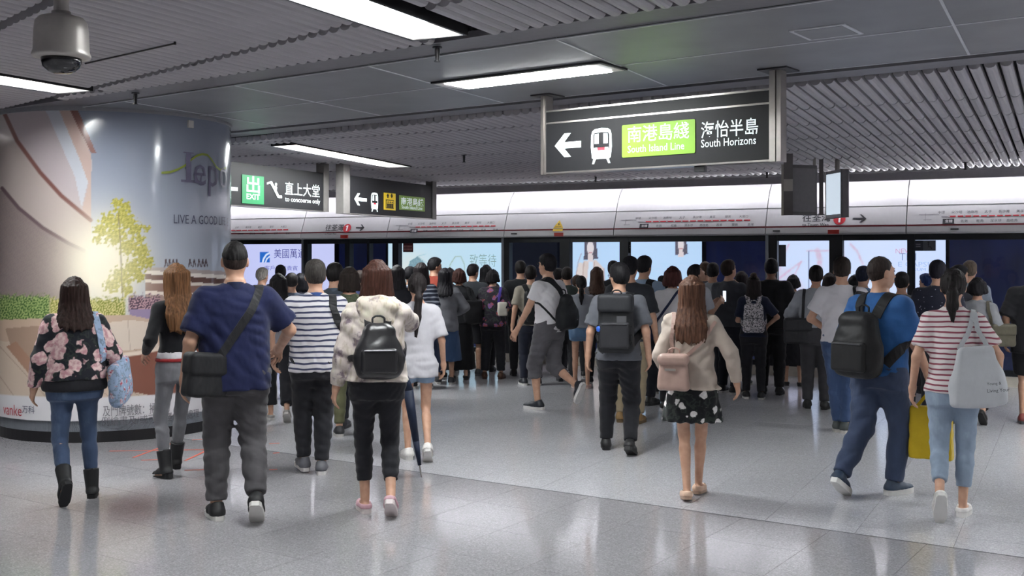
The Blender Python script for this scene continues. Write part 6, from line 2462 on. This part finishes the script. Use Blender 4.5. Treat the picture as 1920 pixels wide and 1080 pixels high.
# 14 grey shirt, shoulder bag
p = Person('man in light grey long sleeved shirt and grey trousers, black bag on shoulder', 1530, fy=766, hy=498, turn=-2, sex='m', w=1.04, det=1, legs=STAND, arms=({'wrist': (.16, .22, 1.02), 'pole': (1, -.7, 0)}, {'wrist': (.16, .22, 1.02), 'pole': (1, -.7, 0)}))
p.top(fabric('989ba3', vary=.06), hem=.98, sleeve=1.9, ease=.024, boxy=.9, wr=.007)
p.trousers(fabric('3c3b3f'), ease=.022, length=1.97)
p.shoes('1a1a1c', '151517')
p.hair('1c191a', 'short')
p.side_bag('black work bag at the hip of the man in light grey shirt', nylon('2a2a2e'), -1, .93, .34, .30, .10, y=-.10, x=-.20, path=[[(-.16, -.12, 1.08), (-.15, -.12, 1.25), (-.13, -.04, 1.44), (-.15, .08, 1.34)]], yaw=10, flap=True)

# 15 white top black skirt
p = Person('woman with short black hair in white top and long black skirt, black bag straps', 1487, d=14.2, hy=514, turn=4, sex='f', w=.98, det=1, legs=STAND, arms=({'wrist': (.12, .24, 1.08)}, {'wrist': (.12, .24, 1.08)}), head=(0, -14))
p.top(fabric('c9c4bb', vary=.05), hem=.98, sleeve=.8, ease=.022, boxy=.8)
p.skirt(BLK, hem=.32, flare=.09)
p.shoes('1a1a1c', '1a1a1c', 'flat', .018)
p.hair('1d1a1c', 'bob', -.02)
p.belt(BLK, z=1.10, th=.02, name='bag_strap')

# 16 bun and leopard backpack
p = Person('woman with hair bun in navy tee and black trousers with leopard pattern backpack', 1413, fy=748, hy=516, turn=0, sex='f', w=1.0, det=1, legs=STAND, arms=({'wrist': (.14, .2, 1.05)}, {'wrist': (.18, .16, 1.0), 'pole': (1, -.6, 0)}))
p.top(fabric('20263a'), hem=.86, sleeve=.85, ease=.022, boxy=1)
p.trousers(BLK, ease=.022, length=1.95)
p.shoes('1d1d20', 'cfccc9')
p.hair('201a1b', 'bob', .16)
H_ = p.hpt(0, -.05, .125)
F = p.new_field([H_], .10 * p.s, .010)
F.ell(H_, np.array([.046, .044, .040]) * p.s)
F.wrinkle(.004, 12)
F.build('hair_bun', hair_mat('2b2020'), p.o)
p.backpack('black and white leopard pattern backpack below the long haired woman with bun', fabric('24242a', 'leopard', 'cfc9cd', per=.022), W=.30, D=.14, z0=.93, z1=1.33, pocket=True, taper=.18)

# 17 tall black tee
p = Person('tall man in loose black tee and black trousers beside the leopard backpack', 1446, d=13.2, hy=485, turn=-2, sex='m', w=1.1, det=1, legs=STAND, arms=({'wrist': (.2, .2, 1.0)}, {'wrist': (.29, .06, .87)}), skin='8d6753')
p.top(fabric('18181b'), hem=.84, sleeve=.88, ease=.03, boxy=1, sl_ease=.045)
p.trousers(fabric('1a1a1d'), ease=.022)
p.shoes('1a1a1c', '1a1a1c')
p.hair('16151a', 'short')

# 18 dark tee, hand to mouth
p = Person('man in dark grey tee raising a hand to his chin, looking down', 1366, d=12.9, hy=487, turn=-30, sex='m', w=1.0, det=1, legs=STAND, arms=({'wrist': (.12, .24, 1.1)}, {'wrist': (.04, .20, 1.38), 'pole': (1, 0, -1)}), head=(-18, -16))
p.top(fabric('3b3d44'), hem=.86, sleeve=.8, ease=.022, boxy=1)
p.trousers(fabric('23252e', 'denim', '2c2f3a'), ease=.018)
p.shoes('1f1f22', 'b5b2b0')
p.hair('2a1f1c', 'short')

# 19 grey long sleeves behind long hair
p = Person('man in pale grey long sleeved shirt, mostly behind the long straight brown hair', 1336, d=13.4, hy=493, turn=-8, sex='m', w=1.0, det=1, legs=STAND, arms=({'wrist': (.14, .22, 1.05)}, {'wrist': (.13, .24, 1.0), 'pole': (1, -.5, 0)}))
p.top(fabric('8f9398', vary=.06), hem=.88, sleeve=1.9, ease=.022, boxy=.9)
p.trousers(fabric('1e1f26'), ease=.018)
p.shoes('26262a', 'b9b6b3')
p.hair('191719', 'short')

# 20 leaning head
p = Person('man bending his head over a glowing phone, white shirt, next to red brown bob', 1304, d=13.0, hy=495, turn=-58, sex='m', w=1.0, det=1, legs=STAND, arms=({'wrist': (.10, .30, 1.20)}, {'wrist': (.10, .30, 1.22)}), head=(-10, -30), lean=.08)
p.top(fabric('b9bcc4', vary=.05), hem=.9, sleeve=.8, ease=.022, boxy=.9)
p.trousers(DKG)
p.shoes('1f1f22', '2a2a2c')
p.hair('1b181a', 'short')
p.phone('R', 'glowing phone held by the man with bent head in white shirt')

# 21 red brown bob, white tee with navy strap
p = Person('woman with red brown bob in white tee crossed by a navy strap', 1261, d=11.9, hy=499, turn=-4, sex='f', w=1.12, det=1, legs=STAND, arms=({'wrist': (.14, .22, 1.05)}, {'wrist': (.14, .22, 1.05)}))
p.top(fabric('cfccd0', vary=.05), hem=.84, sleeve=.95, ease=.03, boxy=1)
p.trousers(DKG, ease=.02)
p.shoes('1f1f22', 'd0cdcb')
p.hair('3f201f', 'bob', .02, 1.08)
p.side_bag('small navy bag of the woman with red brown bob', nylon('1c2340'), -1, .92, .24, .20, .08, y=.02, path=[[(-.22, -.06, 1.02), (-.14, -.16, 1.14), (-.03, -.16, 1.28), (.07, -.08, 1.43), (.10, .05, 1.40)]], strap_w=.028)

# 22 light blue shirt
p = Person('man in light blue short sleeved shirt with a black bag on one shoulder', 1206, d=12.4, hy=480, turn=-24, sex='m', w=1.04, det=1, legs=STAND, arms=({'wrist': (.14, .22, 1.0)}, {'wrist': (.15, .28, 1.05), 'pole': (1, -.6, -.4)}), head=(-10, 0))
p.top(fabric('8fa3bd', vary=.06), hem=.86, sleeve=.85, ease=.024, boxy=.9, sl_ease=.032)
p.trousers(fabric('22242c'), ease=.02)
p.shoes('1d1d1f', '1d1d1f')
p.hair('17161a', 'short', vol=1.1)
p.backpack('black backpack on one shoulder of the man in light blue shirt', nylon('1c1d20'), W=.27, D=.14, z0=.88, z1=1.30, x=.09, straps=(0, 1), strap_w=.075)

# 23 tall dark tee khaki trousers
p = Person('tall man in dark grey tee and khaki trousers behind the large backpack', 1180, fy=792, hy=481, turn=-10, sex='m', w=1.04, det=1, legs=STAND, arms=({'wrist': (.26, .03, .86)}, {'wrist': (.275, .04, .86)}), head=(-14, 0))
p.top(fabric('2b2d33'), hem=.84, sleeve=.85, ease=.024, boxy=1, sl_ease=.034)
p.trousers(fabric('8a7c66'), ease=.022, length=1.96)
p.shoes('7d6038', '5d4a30')
p.hair('16151a', 'short', vol=1.15)

# 24 ponytail, denim shorts
p = Person('girl with low black ponytail in grey tee and frayed denim shorts', 1090, fy=728, hy=517, turn=0, sex='f', w=1.0, det=1, legs={'L': (.02, 0, 0, .015), 'R': (-.02, 0, 0, .015)}, arms=({'wrist': (.2, .16, 1.0)}, {'wrist': (.2, .16, 1.0)}))
p.top(fabric('83868e', vary=.05), hem=.92, sleeve=.8, ease=.02, boxy=.8)
p.trousers(fabric('55708f', 'denim', '7c93ad'), length=.40, ease=.026, name='shorts')
p.shoes('b9958a', 'c5b0a8', 'flat', .02)
p.hair('1a1719', 'lowpony', .26)

# 29 beige tee, black backpack with white marks
p = Person('man in beige tee with tall black backpack marked by white bars', 996, fy=722, hy=498, turn=10, sex='m', w=1.0, det=1, legs=STAND, head=(-16, -6))
p.top(fabric('8f887c'), hem=.86, sleeve=.8, ease=.022, boxy=1)
p.trousers(fabric('202330'), ease=.018)
p.shoes('24262c', 'd5d2d0')
p.hair('1e1919', 'short')
o = p.backpack('tall black backpack with white bars on the man in beige tee', nylon('1a1b1e'), W=.30, D=.16, z0=.88, z1=1.36, strap_w=.07)
m = MB()
for k in range(3):
    m.add([(.02, -.125, -.17 + .045 * k), (.08, -.125, -.145 + .045 * k), (.08, -.125, -.128 + .045 * k), (.02, -.125, -.153 + .045 * k), (.02, -.118, -.17 + .045 * k), (.08, -.118, -.145 + .045 * k), (.08, -.118, -.128 + .045 * k), (.02, -.118, -.153 + .045 * k)], [(0, 1, 2, 3), (7, 6, 5, 4), (0, 4, 5, 1), (1, 5, 6, 2), (2, 6, 7, 3), (3, 7, 4, 0)])
m.build('white_bars', plain('white_print', 'cfcdd0', .5), o)

# 30 colourful floral top
p = Person('woman in dark floral blouse and black trousers carrying a white and purple bag', 924, d=15.0, hy=505, turn=-10, sex='f', w=1.12, det=1, legs={'L': (.0, 0, 0, .05), 'R': (0, 0, 0, .05)}, arms=({'wrist': (.2, .2, 1.0)}, {'wrist': (.16, .2, 1.05)}), head=(-20, 0))
p.top(fabric('231d28', 'floral', '9b4a38', '6d5a94', .09, .38), hem=.82, sleeve=1.0, ease=.034, boxy=1, sl_ease=.04)
p.trousers(BLK, ease=.03, length=1.9)
p.shoes('5c3f30', '4a3328')
p.hair('1a181b', 'bob', -.02)
p.side_bag('white and purple cloth bag on the arm of the woman in dark floral blouse', fabric('c5c0b5', vary=.06), 1, 1.10, .16, .22, .06, y=-.10, x=.17, path=[[(.12, -.15, 1.2), (.13, -.12, 1.32), (.13, -.02, 1.44)]], strap_w=.04, strap_mat=fabric('4c3f92'), name='cloth_bag', yaw=20)

# 31 dark tee, shorts, hands behind
p = Person('man in dark grey tee and black shorts with hands behind his back', 886, d=15.2, hy=495, turn=-14, sex='m', w=1.06, det=1, legs=STAND, arms=({'wrist': (.06, -.18, 1.0), 'pole': (1, -.6, 0)}, {'wrist': (.04, -.19, 1.0), 'pole': (1, -.6, 0)}), head=(-28, 4))
p.top(fabric('303338'), hem=.84, sleeve=.9, ease=.026, boxy=1)
p.trousers(fabric('26262b'), length=.98, ease=.05, name='shorts')
p.shoes('3a3a3e', '5a5a5c')
p.hair('19171a', 'short')

# 33 black dress
p = Person('woman with brown bob in black top and long black skirt', 861, d=14.9, hy=503, turn=6, sex='f', w=1.06, det=1, legs=STAND, arms=({'wrist': (.2, .16, 1.0)}, {'wrist': (.2, .16, 1.0)}))
p.top(fabric('1c1c20'), hem=.86, sleeve=.9, ease=.024, boxy=.9)
p.skirt(fabric('19191c'), hem=.16, flare=.07)
p.shoes('1e1e20', '3a332f', 'flat', .02)
p.hair('351f1b', 'bob', .0, 1.05)
p.side_bag('large dark shoulder bag of the woman with brown bob in black', BAGB, 1, 1.05, .30, .36, .12, y=-.06, x=.20, path=[[(.2, -.12, 1.22), (.14, -.12, 1.34), (.13, -.02, 1.45)]], sack=True, yaw=15)

# 34 grey sweater
p = Person('woman with long straight black hair in loose grey sweater and denim skirt', 834, d=14.4, hy=502, turn=-4, sex='f', w=1.06, det=1, legs=STAND, arms=({'wrist': (.15, .2, 1.02)}, {'wrist': (.15, .22, 1.02), 'pole': (1, -.6, 0)}))
p.top(fabric('6f7076'), hem=.78, sleeve=1.9, ease=.03, boxy=1, wr=.008)
p.skirt(fabric('3f5579', 'denim', '55709a'), hem=.34, flare=.06)
p.shoes('2a2a30', 'cfccc9')
p.hair('151318', 'long', .22, 1.05)

# 35 striped top
p = Person('woman with long dark hair in black and white striped top and navy skirt', 789, d=13.9, hy=492, turn=-10, sex='f', w=1.06, det=1, legs=STAND, arms=({'wrist': (.15, .2, 1.02)}, {'wrist': (.15, .2, 1.02)}))
p.top(fabric('2c3040', 'stripe', '9aa0ac', per=.052, duty=.6), hem=.86, sleeve=.95, ease=.024, boxy=.9)
p.skirt(fabric('222b45'), hem=.22, flare=.10)
p.shoes('2a2a30', 'cfccc9')
p.hair('1f191b', 'bob', .10, 1.1)

# 36 profile with red collar
p = Person('man in profile with red collar in front of the pale blue billboard', 812, d=15.0, hy=483, turn=-42, sex='m', w=1.0, det=1, legs=STAND, head=(-26, 4), arms=({'wrist': (.16, .2, 1.02)}, {'wrist': (.17, .2, 1.0)}))
p.top(fabric('8a3d30'), hem=.86, sleeve=.9, ease=.024, boxy=.9)
p.trousers(DKG)
p.shoes('202024', '202024')
p.hair('1b191c', 'short', vol=1.1)

# 37 dark teal polo
p = Person('man in dark grey polo whose ear shows, right beside the striped polo', 627, d=10.6, hy=493, turn=-8, sex='m', w=1.0, det=1, legs=STAND, head=(-16, 0), arms=({'wrist': (.2, .2, 1.0)}, {'wrist': (.2, .2, 1.0)}))
p.top(fabric('3f4650'), hem=.86, sleeve=.8, ease=.022, boxy=.9)
p.collar(fabric('4f5a66'))
p.trousers(fabric('1f2027'))
p.shoes('2a2a30', '3a3a3e')
p.hair('1a1718', 'short')

# 38 long dark hair
p = Person('woman with long black hair, grey top and wide black trousers beyond the navy polo', 522, fy=788, hy=513, turn=4, sex='f', w=1.0, det=1, legs={'L': (.1, 0, 0, 0), 'R': (-.24, .06, 36, 0), 'drop': .02}, arms=({'wrist': (.2, .16, 1.0)}, {'wrist': (.24, .03, .87)}))
p.top(fabric('77757c'), hem=.88, sleeve=.8, ease=.022, boxy=.9)
p.trousers(BLK, ease=.024, flare=.02, length=1.8)
p.shoes('9b9794', 'bdb9b5', 'slip', .025)
p.hair('151316', 'long', .24, 1.06)

# 44 polka dot shirt
p = Person('man in black shirt with fine white dots, against the white billboard edge', 1757, d=11.0, hy=488, turn=-6, sex='m', w=1.08, det=1, legs=STAND, arms=({'wrist': (.18, .2, 1.0)}, {'wrist': (.18, .2, 1.0)}))
p.top(fabric('1c1e2c', 'spots', '8f93a5', per=.035, duty=.12), hem=.84, sleeve=.95, ease=.026, boxy=1)
p.trousers(DKG)
p.shoes('202024', '202024')
p.hair('171620', 'short')

# 46 bag woman at right
p = Person('woman with short dark hair in grey top and black trousers, olive bag on shoulder', 1832, fy=792, hy=520, turn=-10, sex='f', w=1.06, det=1, legs={'L': (.06, 0, 0, 0), 'R': (-.22, .08, 48, .02), 'drop': .02}, arms=({'wrist': (.2, .16, 1.0)}, {'wrist': (.2, .16, 1.0)}))
p.top(fabric('7c7d82'), hem=.86, sleeve=.9, ease=.024, boxy=.9)
p.trousers(BLK, ease=.022, length=1.9)
p.shoes('242224', '1c1b1c', 'slip', .025)
p.hair('161418', 'bob', -.03, 1.05)
p.side_bag('olive brown shoulder bag with gold clasp, worn near the dark glass', fabric('4a463a', rough=.5), 1, 1.04, .28, .26, .10, y=-.02, path=[[(.2, -.06, 1.16), (.14, -.10, 1.32), (.12, -.02, 1.45), (.15, .07, 1.34)]], yaw=30, flap=True)

# 47 right edge
p = Person('person in black top cut off by the photo edge, bare lower legs', 1938, fy=796, hy=486, turn=-4, sex='m', w=1.1, det=1, legs=STAND, arms=({'wrist': (.27, .03, .87)}, {'wrist': (.27, .03, .87)}))
p.top(fabric('151519'), hem=.74, sleeve=.95, ease=.03, boxy=1)
p.trousers(fabric('17171b'), length=.95, ease=.04, name='shorts')
p.shoes('7a3b38', '3a3a3c')
p.hair('161418', 'short')

# 25-28 farther heads around the tall white tee
FAR = [
    # label, px, d, hy, turn, sex, w, top(col), bottom kind, hair(col, style, len), head
    ('woman with loose brown hair seen between the ponytail girl and the glasses man', 1119, 14.3, 500, 0, 'f', 1.0, '6a6a70', 'trousers', ('3f2c24', 'long', .2), (0, 0)),
    ('man with dark hair in dark green tee just past the black sling backpack', 1063, 13.6, 501, 0, 'm', 1.0, '2d3532', 'trousers', ('1f1a1a', 'short', 0), (0, 0)),
    ('person in dark red top holding something up, in front of the billboard woman', 1083, 14.6, 516, 10, 'f', 1.0, '7c3434', 'trousers', ('3a2a22', 'short', 0), (-20, 0)),
    ('man with short dark hair and backpack under the silver door post', 976, 15.0, 489, 0, 'm', 1.04, '1d1f22', 'trousers', ('1d1a1a', 'short', 0), (0, 0)),
    ('man in dark top half hidden behind the shoulder of the man in white tee', 1046, 15.0, 503, -10, 'm', 1.0, '2a2a30', 'trousers', ('1a1819', 'short', 0), (-20, 0)),
    ('person with short dark hair low between two taller men at the door', 1150, 14.8, 489, 0, 'm', 1.0, '24252b', 'trousers', ('1b191b', 'short', 0), (0, 0)),
    ('person bending over a lit phone beside the red brown bob', 1243, 13.4, 517, 16, 'f', 1.0, '4b4e58', 'trousers', ('17161a', 'short', 0), (20, -14)),
    ('man whose fair brown hair shows over the pale grey shirt', 1322, 14.6, 491, 0, 'm', 1.0, '50525a', 'trousers', ('4a382c', 'short', 0), (0, 0)),
    ('woman in purple patterned top glimpsed by the dark blue glass', 1390, 14.3, 508, -8, 'f', 1.0, '4a4468', 'trousers', ('231d20', 'bob', .05), (0, 0)),
    ('man in blue grey collar partly behind the balding man', 1617, 12.3, 499, -20, 'm', 1.0, '6b84a8', 'trousers', ('1b2030', 'short', 0), (-10, 0)),
    ('person with black hair and white collar beside the draped black jacket', 1603, 13.2, 515, 0, 'f', 1.0, 'c4c6cc', 'trousers', ('151418', 'bob', .0), (0, 0)),
    ('person with dark hair peeping out right of the light grey shirt', 1555, 14.4, 511, 0, 'f', 1.0, '6d6560', 'trousers', ('2a2424', 'bob', .03), (0, 0)),
    ('man in grey polo hidden by the balding man, arm hanging', 1690, 11.4, 510, -8, 'm', 1.06, '6f716f', 'trousers', ('191719', 'short', 0), (0, 0)),
    ('man in dark blue shirt seen in profile against the white billboard', 1738, 13.4, 513, 24, 'm', 1.0, '222a55', 'trousers', ('2a3a66', 'short', 0), (30, 0)),
    ('man with greyish brown hair in pale grey shirt by the dark glass', 1817, 12.8, 489, -14, 'm', 1.0, '7f8794', 'trousers', ('54493f', 'short', 0), (0, 0)),
    ('man with black hair close behind the striped tee ponytail', 1796, 11.6, 497, -30, 'm', 1.0, '3c3d46', 'trousers', ('16151a', 'short', 0), (-30, 0)),
    ('grey haired person in grey collar by the lavender billboard', 490, 14.6, 502, -26, 'm', .96, '8f8d88', 'trousers', ('8d8883', 'short', 0), (-16, 0)),
    ('man whose dark hair tops the row below the lavender billboard', 526, 15.2, 497, 0, 'm', 1.0, '3b3c46', 'trousers', ('1a181c', 'short', 0), (0, -8)),
    ('woman in profile with chin length hair near the striped polo', 544, 14.8, 512, -60, 'f', 1.0, 'a9a296', 'trousers', ('2b1f1e', 'bob', .02), (-10, 0)),
    ('person with black hair just behind the striped polo collar', 563, 14.0, 512, -4, 'f', 1.0, '33333c', 'trousers', ('131217', 'bob', .05), (0, 0)),
    ('woman with brown hair and camouflage shoulders beyond the striped sleeve', 647, 13.6, 512, 6, 'f', 1.0, '51583f', 'trousers', ('2a201a', 'bob', .04), (0, 0)),
    ('man in navy top with brownish short hair behind the camouflage top', 675, 14.4, 507, 6, 'm', 1.0, '232a4c', 'trousers', ('2c2320', 'short', 0), (0, 0)),
    ('dark haired person right behind the brown bob woman', 745, 12.8, 497, 0, 'f', 1.06, '26262c', 'trousers', ('1c191c', 'bob', .10), (0, 0)),
    ('person with black hair low in front of the grey umbrella picture', 768, 14.6, 500, -10, 'f', 1.0, '2b2b33', 'trousers', ('18171b', 'short', 0), (-20, 0)),
    ('person with dark hair between grey sweater woman and bob woman', 843, 15.0, 502, 0, 'f', 1.0, '34343c', 'trousers', ('201b1d', 'bob', .0), (0, 0)),
    ('woman with long black hair left of the floral top, beyond it', 911, 15.0, 496, -6, 'f', 1.0, '2f3140', 'trousers', ('151418', 'long', .16), (0, 0)),
    ('person at the glass in dark clothes with bare calves and yellow trainers', 547, 13.0, 512, 0, 'm', .96, '3c4454', 'shorts', ('1f1b1c', 'short', 0), (0, 0)),
]
for lab, px, d, hy, turn, sex, w, tc, bk, (hc_, hst, hl), hd_ in FAR:
    p = Person(lab, px, d=d, hy=hy, turn=turn, sex=sex, w=w, det=2, legs=STAND, arms=({'wrist': (.16, .2, 1.02)}, {'wrist': (.17, .2, 1.0)}), head=hd_)
    p.top(fabric(tc), hem=.86, sleeve=.85, ease=.024, boxy=.9)
    if bk == 'shorts':
        p.trousers(fabric('23242c'), length=.8, ease=.03, name='shorts')
        p.shoes('b9a52a', '2a2a2c')
    else:
        p.trousers(DKG, ease=.02)
        p.shoes('202024', 'a5a29f' if N_PEOPLE[0] % 2 else '202024')
    p.hair(hc_, hst, hl)
